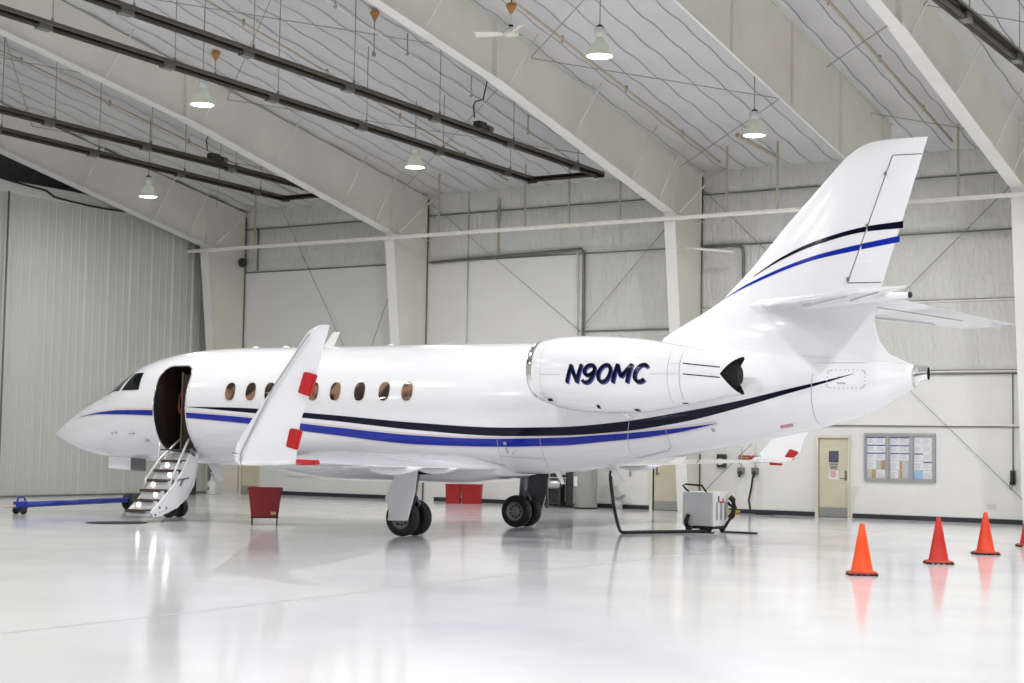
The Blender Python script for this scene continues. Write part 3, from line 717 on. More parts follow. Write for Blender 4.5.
for fx in (-.25, .25):
    for fy in (-.18, .18):
        m = MB(); m.tube([(fx, fy, .145), (fx, fy, .06)], .016, 6); m.lathe([(.035, -.012), (.035, .012)], (fx, fy, .035), 'x', 10); m.build('leg', M['black'], rc)
m = MB(); m.box((.12, -.232, .22), (.22, -.222, .28)); m.build('sticker', M['papery'], rc)

for xx, yy, rz, lab in ((-25.90, 37.9, .45, 'left one of the two red crates on the floor by the back wall'), (-25.41, 38.12, .45, 'right one of the two red crates, crinkled front')):
    t = thing('red_crate', lab, 'crate', (xx, yy, 0), rz, 'red crates behind the landing gear')
    m = MB(); tub(m, 0, 0, .27 if xx > -25.6 else .195, .14, .30 if xx > -25.6 else .215, .16, 0, .55, .015); m.build('body', M['binred2'], t)
    w = .312 if xx > -25.6 else .225
    m = MB(); m.box((-w, -.172, .53), (w, .172, .565), 0, .01); m.build('lid', M['binred2'], t)
    m = MB(); m.box((-.07, -.18, .44), (.07, -.14, .48), 0, .008); m.build('handle', M['binred'], t)

# water heater, compressor, bucket, jug
wh = thing('water_heater', 'tall grey cylinder tank with white label by the back wall', 'tank', (-21.62, 38.05, 0))
m = MB(); m.lathe([(.31, .03), (.335, .05), (.335, 1.42), (.30, 1.50), (.1, 1.55)], seg=32); m.build('tank', M['greytank'], wh)
m = MB(); m.lathe([(.325, 0), (.325, .05)], seg=32); m.build('base', M['black'], wh)
m = MB(); m.grid(lambda u, v: (.338 * cos(-2.3 + u * .55), .338 * sin(-2.3 + u * .55), .62 + .26 * v), 6, 2); m.build('label_plate', M['paperw'], wh, recalc=False)
m = MB(); m.tube([(-.15, -.32, .12), (-.17, -.37, .12), (-.17, -.38, .06)], .022, 8); m.build('drain_valve', M['black'], wh)
ac = thing('air_compressor', 'dark compressor with a shiny horizontal tank behind the right wheels', 'compressor', (-22.86, 38.2, 0))
m = MB(); m.lathe([(.02, -.46), (.09, -.44), (.13, -.38), (.13, .42), (.09, .48), (.02, .50)], (0, -.16, .64), 'x', 20); m.build('tank', M['alu'], ac)
m = MB(); m.box((-.50, -.25, .84), (.5, .25, .90)); m.box((-.45, -.22, .90), (.2, .22, 1.3), 0, .04); m.lathe([(.18, .25), (.18, .32)], (.1, 0, 1.1), 'y', 16); m.build('motor', M['darkbox'], ac)
m = MB()
for x in (-.46, .46):
    for y in (-.20, .20): m.box((x - .03, y - .03, 0), (x + .03, y + .03, .84))
m.box((-.46, -.2, .1), (.46, .2, .14)); m.box((-.40, -.02, .14), (.40, .2, .80), 0, .02); m.build('stand', M['darkbox'], ac)
fr = thing('machine_cabinet', 'dark cabinet standing between the compressor and the grey tank', 'cabinet', (-22.09, 38.45, 0))
m = MB(); m.box((-.22, -.3, .06), (.10, .3, 1.25), 0, .02); m.build('body', M['darkbox'], fr)
m = MB(); m.box((-.18, -.315, .6), (.06, -.3, 1.15), 0, .008); m.build('door', M['darkbox'], fr)
m = MB(); m.box((-.2, -.27, 0), (.08, .27, .06)); m.build('plinth', M['black'], fr)
m = MB(); m.tube([(.06, -.31, 1.1), (.10, -.34, .9), (.09, -.34, .6), (.06, -.31, .5)], .018, 6); m.build('hose', M['black'], fr)
bu = thing('hose_bucket', 'grey bucket with a coiled rim against the wall', 'bucket', (-20.95, 38.72, 0))
m = MB(); m.lathe([(.12, 0), (.14, .3), (.13, .3), (.11, .02)], seg=20); m.build('body', M['cork'], bu)
m = MB(); m.tube([(.19 * cos(2 * pi * i / 24), .19 * sin(2 * pi * i / 24), .34 + .05 * sin(4 * pi * i / 24)) for i in range(25)], .02, 6); m.build('coiled_tube', M['greytank'], bu)
vb = thing('wall_valve', 'small pale pipe valve with a yellow tag above the bucket', 'valve', (-20.95, YW, 1.15))
m = MB(); m.tube([(-.3, -.06, .2), (.15, -.06, .2), (.2, -.06, 0), (.2, -.06, -.25)], .025, 8); m.build('pipe', M['pipe_tan'], vb)
m = MB(); m.box((-.05, -.10, .10), (.03, -.03, .19), 0, .01); m.build('handle', M['yellow'], vb)
jg = thing('chemical_sprayer', 'white pump bottle with a green mark behind the airstair', 'bottle', (-34.62, 37.2, 0))
m = MB(); m.lathe([(.15, 0), (.165, .03), (.165, .34), (.14, .40), (.06, .44), (.05, .48)], seg=20); m.build('body', M['jug'], jg)
m = MB(); m.lathe([(.06, .48), (.06, .52), (.025, .54), (.025, .64), (.07, .66), (.07, .69)], seg=12); m.build('pump', M['jug'], jg)
m = MB(); m.grid(lambda u, v: (.168 * cos(-1.75 + u * .5), .168 * sin(-1.75 + u * .5), .14 + .1 * v), 4, 2); m.build('mark', M['greenm'], jg, recalc=False)
db = thing('dark_drum', 'black drum beside the white pump bottle in the left corner', 'drum', (-35.05, 36.6, 0))
m = MB(); m.lathe([(.24, 0), (.25, .02), (.25, .2), (.26, .22), (.25, .24), (.25, .5), (.23, .52)], seg=24); m.build('body', M['darkbox'], db)
m = MB(); m.lathe([(.24, .52), (.24, .55), (.05, .56)], seg=24); m.build('lid', M['black'], db)
m = MB(); m.tube([(-35.5, 36.2, .0), (-35.4, 36.2, .8), (-35.42, 36.2, 1.6)], .03, 6); o = m.build('leaning_pole', M['pipe_tan']); tag(o, 'brown pole leaning against the left wall behind the drum', 'pole')

# ground power unit
gp = thing('ground_power_unit', 'grey boxy ground power cart with a white louvred end', 'power cart', (-13.9, 29.85, 0), .0)
m = MB(); m.box((-.55, -.37, .13), (.10, .37, .80), 0, .012); m.build('cabinet', M['gpu'], gp)
m = MB(); m.box((.10, -.375, .13), (.145, .375, .805), 0, .008)
m.box((-.56, -.375, .80), (.14, .375, .82), 0, .004); m.build('end_panel', M['gpuw'], gp)
m = MB()
for i in range(3):
    y = -.25 + i * .2; m.box((.142, y, .25), (.150, y + .09, .62))
m.build('louvre', M['alu'], gp)
m = MB(); m.box((.146, -.16, .62), (.152, -.10, .74), 0); m.box((.146, -.09, .60), (.153, .12, .63), 1); m.box((.146, .06, .60), (.153, .10, .70), 1); m.build('emblem', [M['ink'], M['inkr']], gp)
m = MB(); m.tube([(-.42, -.3, .80), (-.52, -.3, .88), (-.60, -.28, .95), (-.52, -.3, .97), (-.15, -.3, .95), (-.05, -.3, .82)], .022, 8); m.build('handle', M['black'], gp)
m = MB(); m.tube([(.10 + .1, .30, .72), (.26, .33, .66), (.28, .34, .50), (.24, .36, .35), (.22, .3, .3)], .06, 10); m.tube([(.2, .2, .6), (.30, .26, .5), (.26, .2, .28), (.18, .1, .1)], .03, 8); m.build('cable_coil', M['black'], gp)
m = MB(); m.box((-.35, -.33, .07), (.12, .33, .135)); m.tube([(-.40, -.40, .36), (-.45, -.42, .22), (-.42, -.42, .10)], .045, 8); m.build('undercarriage', M['black'], gp)
for x in (-.42, .02):
    for y in (-.33, .33):
        m = MB(); m.lathe([(.02, -.03), (.065, -.03), (.07, 0), (.065, .03), (.02, .03)], (x, y, .07), 'y', 16); m.build('wheel', M['black'], gp)
m = MB(); m.box((.15, -.05, .0), (.95, .03, .035), 0, .01); m.build('drawbar', M['black'], gp)
m = MB(); m.box((-.6, -.62, 0), (.25, -.52, .03), 0, .01); m.build('towing_plate', M['black'], gp)

# ------------------------------------------------------------------ the aircraft
AX, AY, AYAW = -17.4783, 26.1262, .067
AC = thing('business_jet', 'white twin engine business jet with blue and navy stripes, door open', 'airplane', (AX, AY, 0), AYAW)
KX = [-11.03,-10.8,-10.4,-10,-9.5,-9,-8.5,-8,-7.5,-7,-6.3,-5.5,-3,0,1.5,3,4,5,6,7,8,8.8]
WW = [.03,.25,.45,.60,.76,.89,1.0,1.09,1.16,1.21,1.245,1.25,1.25,1.25,1.25,1.20,1.12,1.0,.86,.68,.45,.2]
ZT = [1.767,1.909,2.161,2.39,2.618,2.841,3.17,3.427,3.548,3.624,3.68,3.70,3.70,3.71,3.704,3.68,3.649,3.597,3.522,3.427,3.313,3.211]
ZB = [1.741,1.679,1.519,1.399,1.318,1.276,1.248,1.227,1.216,1.208,1.19,1.17,1.165,1.14,1.16,1.31,1.46,1.64,1.845,2.065,2.35,2.811]
def sec(x):
    t, b_, a = pchip(KX, ZT, x), pchip(KX, ZB, x), pchip(KX, WW, x); return a, (t + b_) / 2, (t - b_) / 2
def fl_(x, z, off=0, side=-1):
    a, zc, h = sec(x); q = max(-.999, min(.999, (z - zc) / h)); l = a * sqrt(1 - q * q)
    n = Vector((l / a ** 2, (z - zc) / h ** 2)); n.normalize()
    return Vector((x, side * (l + off * n.x), z + off * n.y))
def fang(x, z):
    a, zc, h = sec(x); return math.asin(max(-.999, min(.999, (z - zc) / h)))
def strip(m, xs, zt, zb, off, mi, side=-1, rows=4, fn=None):
    fn = fn or fl_
    V = [[m.bm.verts.new(fn(x, zb(x) + (zt(x) - zb(x)) * j / rows, off, side)) for j in range(rows + 1)] for x in xs]
    for i in range(len(xs) - 1):
        for j in range(rows): m.face([V[i][j], V[i + 1][j], V[i + 1][j + 1], V[i][j + 1]] if side < 0 else [V[i][j + 1], V[i + 1][j + 1], V[i + 1][j], V[i][j]], mi, True)
def lin(a, b_, n): return [a + (b_ - a) * i / n for i in range(n + 1)]

xs = lin(-11.03, -10.5, 14)[:-1] + lin(-10.5, -5.5, 70)[:-1] + lin(-5.5, 8.8, 110)
SEG = 96
m = MB(); rings = []
for x in xs:
    a, zc, h = sec(x); rings.append([(x, a * cos(2 * pi * k / SEG), zc + h * sin(2 * pi * k / SEG)) for k in range(SEG)])
m.loft(rings)
FM = [M['paint'], M['cabin'], M['navy'], M['blue'], M['seam'], M['redtext'], M['pin']]
fus = m.build('fuselage', FM, AC)
# door opening
def rrect(x0, x1, z0, z1, r0, r1, n=8):
    P = []
    for cx, cz, r, a0 in ((x1 - r0, z0 + r0, r0, -pi / 2), (x1 - r1, z1 - r1, r1, 0), (x0 + r1, z1 - r1, r1, pi / 2), (x0 + r0, z0 + r0, r0, pi)):
        for i in range(n + 1): P.append((cx + r * cos(a0 + i * pi / 2 / n), cz + r * sin(a0 + i * pi / 2 / n)))
    return P
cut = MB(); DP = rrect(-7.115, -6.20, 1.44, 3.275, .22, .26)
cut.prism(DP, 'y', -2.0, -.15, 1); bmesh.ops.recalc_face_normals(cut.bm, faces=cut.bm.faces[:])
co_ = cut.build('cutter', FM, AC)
bpy.context.view_layer.update()
md = fus.modifiers.new('b', 'BOOLEAN'); md.operation = 'DIFFERENCE'; md.object = co_; md.solver = 'EXACT'
dg = bpy.context.evaluated_depsgraph_get()
me = bpy.data.meshes.new_from_object(fus.evaluated_get(dg)); fus.modifiers.clear(); fus.data = me
bpy.data.objects.remove(co_)
m = MB(); m.bm.from_mesh(fus.data)
BKX = [-6.15,-5.016,-2.52,-.43,1.31,2.55,3.73,4.85,5.95,6.815,7.4,7.86]
BKT = [2.397,2.385,2.249,2.105,2.035,2.058,2.161,2.341,2.561,2.776,2.919,3.042]
BKB = [2.390,2.313,2.136,1.961,1.877,1.902,1.99,2.164,2.438,2.697,2.875,3.036]
BLX = [-9.8,-8.9,-8.1,-7.15,-6.165,-4.65,-2.57,-.5,.82,2.5,3.3,4.06,4.815,5.5]
BLT = [2.161,2.277,2.324,2.325,2.276,2.188,2.017,1.864,1.824,1.865,1.921,1.986,2.067,2.16]
BLB = [2.158,2.23,2.226,2.208,2.161,2.059,1.859,1.691,1.673,1.718,1.794,1.878,1.996,2.155]
bkt, bkb = (lambda x: pchip(BKX, BKT, x)), (lambda x: pchip(BKX, BKB, x))
blt, blb = (lambda x: pchip(BLX, BLT, x)), (lambda x: pchip(BLX, BLB, x))
for sd in (-1, 1):
    strip(m, lin(-6.15, 7.86, 150), bkt, bkb, .004, 2, sd)
    for x0, x1 in ((-9.8, -7.125), (-6.19, 5.5)) if sd < 0 else ((-9.8, 5.5),):
        strip(m, lin(x0, x1, 110), blt, blb, .004, 3, sd)
        strip(m, lin(x0, x1, 110), lambda x: blt(x) + .032, lambda x: blt(x) + .018, .0035, 6, sd, 1)
        strip(m, lin(x0, x1, 110), lambda x: blb(x) - .010, lambda x: blb(x) - .022, .0035, 6, sd, 1)
# panel seams, ring seams and access panels
def seam_path(pts, w=.004, sd=-1):
    for (x0, z0), (x1, z1) in zip(pts[:-1], pts[1:]):
        n = max(2, int(sqrt((x1 - x0) ** 2 + (z1 - z0) ** 2) / .06)); L_ = sqrt((x1 - x0) ** 2 + (z1 - z0) ** 2)
        dx, dz = -(z1 - z0) / L_ * w, (x1 - x0) / L_ * w
        V = []
        for i in range(n + 1):
            x, z = x0 + (x1 - x0) * i / n, z0 + (z1 - z0) * i / n
            V.append((m.bm.verts.new(fl_(x - dx, z - dz, .005, sd)), m.bm.verts.new(fl_(x + dx, z + dz, .005, sd))))
        for a, c in zip(V[:-1], V[1:]): m.face([a[0], c[0], c[1], a[1]], 4)
for sd in (-1, 1):
    seam_path([(1.22, 1.85), (1.17, 1.5), (1.12, 1.32), (1.1, 1.2)], sd=sd); seam_path([(2.12, 1.9), (2.08, 1.55), (2.04, 1.38), (1.97, 1.24)], sd=sd)
    seam_path([(1.18, 1.50), (2.08, 1.46)], .004, sd)
    seam_path([(3.95, 2.29), (3.82, 1.85), (3.77, 1.62), (3.85, 1.52)], .005, sd); seam_path([(3.85, 1.52), (4.45, 1.66), (4.55, 1.74), (4.56, 2.1)], .005, sd)
    seam_path([(7.18, 3.05), (7.17, 2.6), (7.18, 2.24)], .006, sd); seam_path([(7.18, 2.24), (7.22, 2.14)], .006, sd)
    seam_path([(2.75, 2.9), (2.75, 2.3)], .004, sd)
    # dotted access panel near the tail
    ap = rrect(7.43, 8.05, 2.79, 3.10, .06, .06, 3)
    per = ap + [ap[0]]
    for (x0, z0), (x1, z1) in zip(per[:-1], per[1:]):
        L_ = sqrt((x1 - x0) ** 2 + (z1 - z0) ** 2); n = max(1, round(L_ / .075))
        for i in range(n):
            x, z = x0 + (x1 - x0) * i / n, z0 + (z1 - z0) * i / n
            seam_path([(x - .010, z), (x + .010, z)], .010, sd)
    seam_path([(7.60, 2.87), (7.74, 2.87)], .014, sd)
    seam_path([(7.62, 2.98), (7.62, 3.0)], .012, sd); seam_path([(7.73, 2.98), (7.73, 3.0)], .012, sd)
    seam_path([(7.18, 3.23), (8.0, 3.235)], .004, sd)
    # fuelling panel marks
    seam_path([(1.36, 1.56), (1.36, 1.66)], .018, sd); seam_path([(1.45, 1.555), (1.47, 1.555)], .02, sd); seam_path([(1.52, 1.60), (1.535, 1.60)], .014, sd)
    seam_path([(1.33, 1.74), (1.39, 1.74)], .025, sd)
def quadpatch(pts, mi, off=.006, sd=-1):
    m.face([m.bm.verts.new(fl_(x, z, off, sd)) for x, z in (pts if sd < 0 else pts[::-1])], mi)
# illegible red stencil near the tail
for i in range(7):
    x = 6.56 + i * .032; z = 2.085 + i * .006
    quadpatch([(x, z), (x + .020, z + .003), (x + .022, z + .055), (x + .002, z + .052)], 5)
for x, z in ((5.40, 2.04),): quadpatch([(x - .03, z - .03), (x + .03, z - .03), (x + .03, z + .03), (x - .03, z + .03)], 4)
m.bm.to_mesh(fus.data); m.bm.free()

# inside the open door
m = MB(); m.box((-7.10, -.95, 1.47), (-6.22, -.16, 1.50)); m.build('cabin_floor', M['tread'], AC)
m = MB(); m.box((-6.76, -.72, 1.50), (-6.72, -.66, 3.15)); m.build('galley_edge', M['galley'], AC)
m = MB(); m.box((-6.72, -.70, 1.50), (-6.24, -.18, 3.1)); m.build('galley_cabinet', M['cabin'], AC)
m = MB(); m.tube([(-6.96, -.40, 2.80), (-7.05, -.42, 2.65), (-7.06, -.45, 2.45), (-7.02, -.45, 2.30), (-6.92, -.42, 2.25)], .03, 8); m.build('cabin_seat_trim', M['cabinred'], AC)
# door surround seal
m = MB(); ring = []
DQ = DP + DP[:1]
for (xa, za), (xb, zb_) in zip(DQ[:-1], DQ[1:]):
    nn = max(1, int(sqrt((xb - xa) ** 2 + (zb_ - za) ** 2) / .06))
    for q in range(nn): ring.append(fl_(xa + (xb - xa) * q / nn, za + (zb_ - za) * q / nn, .0))
ring.append(ring[0])
m.tube(ring, .014, 6); m.build('door_surround', M['chrome'], AC)

# cockpit windows
def surf_lz(l, z, off=.004):
    lo, hi = -11.0, -7.0
    for _ in range(40):
        x = (lo + hi) / 2; a, zc, h = sec(x)
        if (l / a) ** 2 + ((z - zc) / h) ** 2 > 1: lo = x
        else: hi = x
    x = (lo + hi) / 2; a, zc, h = sec(x); e = .02; 
    g = Vector((-( (l / sec(x + e)[0]) ** 2 + ((z - sec(x + e)[1]) / sec(x + e)[2]) ** 2 - 1) / e * -1, 2 * l / a ** 2, 2 * (z - zc) / h ** 2)); g.normalize()
    return Vector((x, l, z)) + off * g
def cockpit(c4, sd, front=False):
    m = MB()
    if front:
        (l0, z0), (l1, z1), (l2, z2), (l3, z3) = c4
        def fn(u, v):
            la, za = l0 + (l1 - l0) * u, z0 + (z1 - z0) * u; lb, zb_ = l3 + (l2 - l3) * u, z3 + (z2 - z3) * u
            p = surf_lz(la + (lb - la) * v, za + (zb_ - za) * v, .008); return (p.x, p.y * -sd, p.z)
    else:
        def fn(u, v):
            (x0, z0), (x1, z1), (x2, z2), (x3, z3) = c4
            xa, za = x0 + (x1 - x0) * u, z0 + (z1 - z0) * u; xb, zb_ = x3 + (x2 - x3) * u, z3 + (z2 - z3) * u
            return fl_(xa + (xb - xa) * v, za + (zb_ - za) * v, .008, sd)
    m.grid(fn, 12, 10); return m.build('cockpit_window', M['glass'], AC)
for sd in (-1, 1):
    cockpit([(-8.256, 2.75), (-7.637, 2.761), (-7.725, 3.137), (-8.075, 3.127)], sd)
    cockpit([(-.893, 2.745), (-.04, 2.66), (-.04, 3.12), (-.66, 3.14)], sd, True)
# cabin windows
for sd in (-1, 1):
    for cx in (-5.045, -4.515, -4.035, -3.495, -2.95, -2.415, -1.835, -1.26, -.73):
        cz = 2.712; m = MB(); nn = 28
        def se(k, a, c_):
            t_ = 2 * pi * k / nn; q = (abs(cos(t_)) ** 2.5 + abs(sin(t_)) ** 2.5) ** (-1 / 2.5); return a * q * cos(t_), c_ * q * sin(t_)
        R = []
        for a, c_, off in ((.150, .212, .002), (.145, .206, .010), (.128, .188, .010), (.124, .183, .003)):
            R.append([fl_(cx + dx, cz + dz, off, sd) for dx, dz in (se(k, a, c_) for k in range(nn))])
        m.loft(R, caps=(False, False)); wf = m.build('cabin_window', M['winring'], AC)
        m = MB(); R = [[fl_(cx + dx * q, cz + dz * q, .004, sd) for dx, dz in (se(k, .126, .185) for k in range(nn))] for q in (1, .6, .2)]
        m.loft(R, caps=(False, True)); m.build('window_pane', M['cwin'], wf)

# belly fairing
m = MB(); rings = []
for x in lin(-4.6, 1.15, 40):
    t_ = (x + 4.6) / 5.75; e = sin(pi * min(1, t_ / .35) / 2) if t_ < .35 else (1 if t_ < .8 else cos((t_ - .8) / .2 * pi / 2) * .75 + .25)
    e = max(e, .02); zb_ = 1.2 - .26 * e; hw = .75 + .52 * e; ztop = 1.22 + .33 * e
    rings.append([(x, hw * (abs(cos(a)) ** .6) * (1 if cos(a) > 0 else -1), (ztop + zb_) / 2 + (ztop - zb_) / 2 * (abs(sin(a)) ** .7) * (1 if sin(a) > 0 else -1)) for a in (2 * pi * k / 40 for k in range(40))])
m.loft(rings); m.build('belly_fairing', M['paint'], AC)

# wings with blended winglets
def naca(n=18):
    P = []
    for i in range(n + 1):
        c_ = .5 * (1 - cos(pi * i / n)); t_ = 5 * (.2969 * sqrt(c_) - .126 * c_ - .3516 * c_ ** 2 + .2843 * c_ ** 3 - .1036 * c_ ** 4); P.append((c_, t_))
    return P
NA = naca()
def foil(le, chord, tc_, nrm, span_shift=None, up=.62):
    # le: Vector leading edge; chord along +x; thickness along nrm
    top = [le + Vector((c_ * chord, 0, 0)) + nrm * (t_ * tc_ * chord * 1.0 * up * 1.6) for c_, t_ in NA]
    bot = [le + Vector((c_ * chord, 0, 0)) - nrm * (t_ * tc_ * chord * 1.0 * (1 - up) * 1.6) for c_, t_ in NA[1:-1]]
    return top + bot[::-1]
wing_st = [(.6, -4.1, 1.10, 1.24, .105), (1.25, -3.66, 1.16, 1.26, .105), (3.6, -2.11, 1.28, 1.30, .095), (6.5, -.19, 2.05, 1.35, .085), (9.3, 1.64, 2.88, 1.40, .08), (9.9, 2.02, 3.02, 1.405, .075)]
def wing(sd):
    m = MB(); rings = []
    for l, le, te, z, tc_ in wing_st:
        rings.append(foil(Vector((le, sd * l, z)), te - le, tc_, Vector((0, 0, 1))))
    m.loft(rings, caps=(True, False))
    w = m.build('wing', M['paint'], AC)
    # winglet, one blended surface
    m = MB(); rings = []
    for l, z, le, te, ang, tc_ in ((9.9, 1.405, 2.02, 3.02, 0, .075), (10.12, 1.43, 2.16, 3.16, 25, .075), (10.27, 1.52, 2.27, 3.29, 50, .075), (10.36, 1.66, 2.37, 3.37, 70, .075), (10.43, 1.98, 2.66, 3.46, 78, .07), (10.53, 2.48, 3.13, 3.74, 79, .065), (10.64, 3.0, 3.60, 3.97, 79, .06), (10.665, 3.13, 3.72, 4.03, 79, .06), (10.685, 3.20, 3.90, 4.06, 79, .05)):
        nrm = Vector((0, -sd * sin(radians(ang)), cos(radians(ang))))
        rings.append(foil(Vector((le, sd * l, z)), te - le, tc_, nrm, up=.5))
    m.loft(rings, caps=(False, True)); wl_ = m.build('winglet', M['paint'], AC)
    # leading edge seam of the winglet
    m = MB(); pts = []
    for l, z, le in ((10.15, 1.415, 2.30), (10.34, 1.53, 2.44), (10.385, 1.665, 2.55), (10.45, 1.98, 2.78), (10.545, 2.45, 3.14), (10.655, 3.0, 3.66), (10.67, 3.09, 3.75)):
        pts.append((le, sd * (l + .022), z - (.012 if z < 1.6 else 0)))
    m.tube(pts, .012, 6); m.build('edge_seam', M['seam'], wl_)
    m = MB(); m.lathe([(.012, -.10), (.03, -.03), (.03, .05), (.012, .12)], (2.33, sd * 10.27, 1.53), 'x', 10); m.build('position_light', M['chrome'], wl_)
    # flap and aileron seams on the upper surface
    m = MB()
    for (l0, c0), (l1, c1) in (((1.4, .76), (6.3, .74)), ((6.5, .75), (9.5, .75))):
        for i in range(12):
            pass
    # flap inboard end and track fairings
    def P(l, f):
        le, te, z = lerp1([q[0] for q in wing_st], [q[1] for q in wing_st], l), lerp1([q[0] for q in wing_st], [q[2] for q in wing_st], l), lerp1([q[0] for q in wing_st], [q[3] for q in wing_st], l)
        return le + (te - le) * f, z
    m.bm.free()
    m = MB(); rings = []
    for l in (1.34, 2.4, 3.6, 5.0, 6.4):
        x0, z0 = P(l, .72); x1, _ = P(l, 1.0)
        rings.append([(x0, sd * l, z0 + .05), (x1 + .05, sd * l, z0 + .005), (x1 + .05, sd * l, z0 - .008), (x0, sd * l, z0 - .05)])
    m.loft(rings, smooth=False); m.build('flap', M['paint'], w)
    for l, x0, x1, zb_ in ((2.95, .55, 1.47, 1.165), (5.0, .85, 1.98, 1.175)):
        m = MB(); rings = []
        for i in range(13):
            t_ = i / 12; q = max(.02, sin(pi * t_ ** .9)) ** .75; zt_ = lerp1([q2[0] for q2 in wing_st], [q2[3] for q2 in wing_st], l) - .0
            rings.append([(x0 + (x1 - x0) * t_, sd * (l + .075 * q * cos(a)), zt_ - (zt_ - zb_) * (.5 * q * (1 - sin(a)))) for a in (2 * pi * k / 14 for k in range(14))])
        m.loft(rings); m.build('flap_track_fairing', M['paint'], w)
    return w
wing(-1); wing(1)

# red covers pushed onto the trailing edges
def cover(pts, l, lab, sd, th=.035):
    m = MB(); m.prism([(x, z) for x, z in pts], 'y', sd * l - th, sd * l + th); bmesh.ops.recalc_face_normals(m.bm, faces=m.bm.faces[:])
    bmesh.ops.bevel(m.bm, geom=m.bm.edges[:], offset=.012, segments=2, affect='EDGES')
    o = m.build('trailing_edge_cover', M['redcover']); o.location = (AX, AY, 0); o.rotation_euler = (0, 0, AYAW)
    tag(o, lab, 'cover', 'red covers on the wing tips')
cover([(3.60, 2.61), (3.79, 2.57), (3.70, 2.29), (3.51, 2.34)], 10.555, 'upper red cover on the near winglet edge', -1)
cover([(3.29, 1.88), (3.47, 1.855), (3.40, 1.60), (3.23, 1.64)], 10.405, 'lower red cover on the near winglet edge', -1)
cover([(2.84, 1.47), (3.15, 1.46), (3.15, 1.40), (2.84, 1.385)], 9.6, 'flat red cover on the near wing trailing edge', -1, .07)
cover([(3.14, 1.73), (3.34, 1.66), (3.20, 1.46), (3.01, 1.53)], 10.335, 'red cover on the far winglet edge left of the tan door', 1, .085)
cover([(2.92, 1.40), (3.22, 1.38), (3.22, 1.33), (2.92, 1.335)], 9.45, 'small red cover on the far wing trailing edge', 1, .06)

# fin
FZ = [3.0, 3.5, 3.74, 3.86, 4.163, 4.40, 4.966, 5.705, 6.37, 6.884, 7.024, 7.10, 7.145, 7.165]
FL = [3.9, 4.0, 4.12, 4.30, 4.86, 5.25, 5.825, 6.459, 7.08, 7.565, 7.754, 7.90, 8.05, 8.25]
TZ = [3.0, 3.223, 3.371, 3.63, 3.972, 4.295, 4.643, 7.161, 7.3]
TX = [8.8, 8.78, 8.374, 8.181, 8.097, 8.162, 8.239, 9.03, 9.07]
HT = lambda z: pchip([3.0, 3.3, 3.6, 3.9, 4.3, 5.0, 6.0, 7.0, 7.165], [.62, .46, .30, .215, .175, .15, .115, .07, .02], z)
fle = lambda z: lerp1(FZ, FL, z)
fte = lambda z: lerp1(TZ, TX, z)
def th_c(c_): return (5 * (.2969 * sqrt(max(c_, 0)) - .126 * c_ - .3516 * c_ ** 2 + .2843 * c_ ** 3 - .1036 * c_ ** 4)) * 2
def fin_y(x, z, off=0, side=-1):
    a, b_ = fle(z), fte(z); c_ = min(1, max(0, (x - a) / (b_ - a))); return Vector((x, side * (HT(z) * th_c(c_) + off), z))
m = MB(); rings = []
for z in [3.0, 3.2, 3.4, 3.6, 3.74, 3.80, 3.86, 4.0, 4.163, 4.28, 4.40, 4.643, 4.966, 5.3, 5.705, 6.0, 6.37, 6.6, 6.884, 7.024, 7.10, 7.145, 7.165]:
    a, b_ = fle(z), fte(z)
    top = [(a + c_ * (b_ - a), -HT(z) * th_c(c_), z) for c_, _ in NA]; bot = [(a + c_ * (b_ - a), HT(z) * th_c(c_), z) for c_, _ in NA[1:-1]]
    rings.append(top + bot[::-1])
m.loft(rings)
bsx = [5.92, 6.462, 7.086, 7.969, 8.60]
for sd in (-1, 1):
    strip(m, lin(5.92, 7.985, 40), lambda x: pchip(bsx, [4.836, 5.160, 5.420, 5.640, 5.712], x), lambda x: pchip(bsx, [4.824, 5.108, 5.345, 5.548, 5.590], x), .004, 1, sd, 4, fin_y)
    bx = [5.31, 5.828, 7.087, 7.696, 8.54]
    strip(m, lin(5.31, 7.875, 50), lambda x: pchip(bx, [4.432, 4.704, 5.163, 5.299, 5.458], x), lambda x: pchip(bx, [4.426, 4.658, 5.086, 5.203, 5.350], x), .004, 2, sd, 4, fin_y)
    # grey smudge outline and fairing seam
fin = m.build('fin', [M['paint'], M['navy'], M['blue']], AC)
hx = lambda z: 7.651 + (z - 4.663) / (6.862 - 4.663) * (8.439 - 7.651)
m = MB()
for sd in (-1, 1):
    def rf(u, v):
        z = 4.665 + u * (6.86 - 4.665); x = hx(z) + v * (fte(z) + .004 - hx(z)); return fin_y(x, z, .006 * (1 if v < .98 else .4), sd)
    m.grid(rf, 20, 8)
    strip(m, lin(7.992, 8.60, 12), lambda x: pchip(bsx, [4.836, 5.160, 5.420, 5.640, 5.712], x), lambda x: pchip(bsx, [4.824, 5.108, 5.345, 5.548, 5.590], x), .010, 1, sd, 4, fin_y)
    strip(m, lin(7.885, 8.54, 14), lambda x: pchip(bx, [4.432, 4.704, 5.163, 5.299, 5.458], x), lambda x: pchip(bx, [4.426, 4.658, 5.086, 5.203, 5.350], x), .010, 2, sd, 4, fin_y)
rud = m.build('rudder', [M['paint'], M['navy'], M['blue']], AC, recalc=False)
for sd in (-1, 1):
    m = MB(); m.tube([fin_y(hx(z) - .012, z, .002, sd) for z in lin(4.66, 6.86, 20)], .008, 5)
    m.tube([fin_y(x, 6.868, .002, sd) for x in lin(8.43, 8.92, 6)], .010, 5); m.tube([fin_y(x, 4.655, .002, sd) for x in lin(7.64, 8.22, 6)], .008, 5)
    for z in (6.55, 5.65, 4.72): m.box((hx(z) - .035, sd * (HT(z) * .5 + .0) - .05, z - .03), (hx(z) + .0, sd * (HT(z) * .5) + .05, z + .03))
    m.build('rudder_gap', M['gear_dark'], rud)

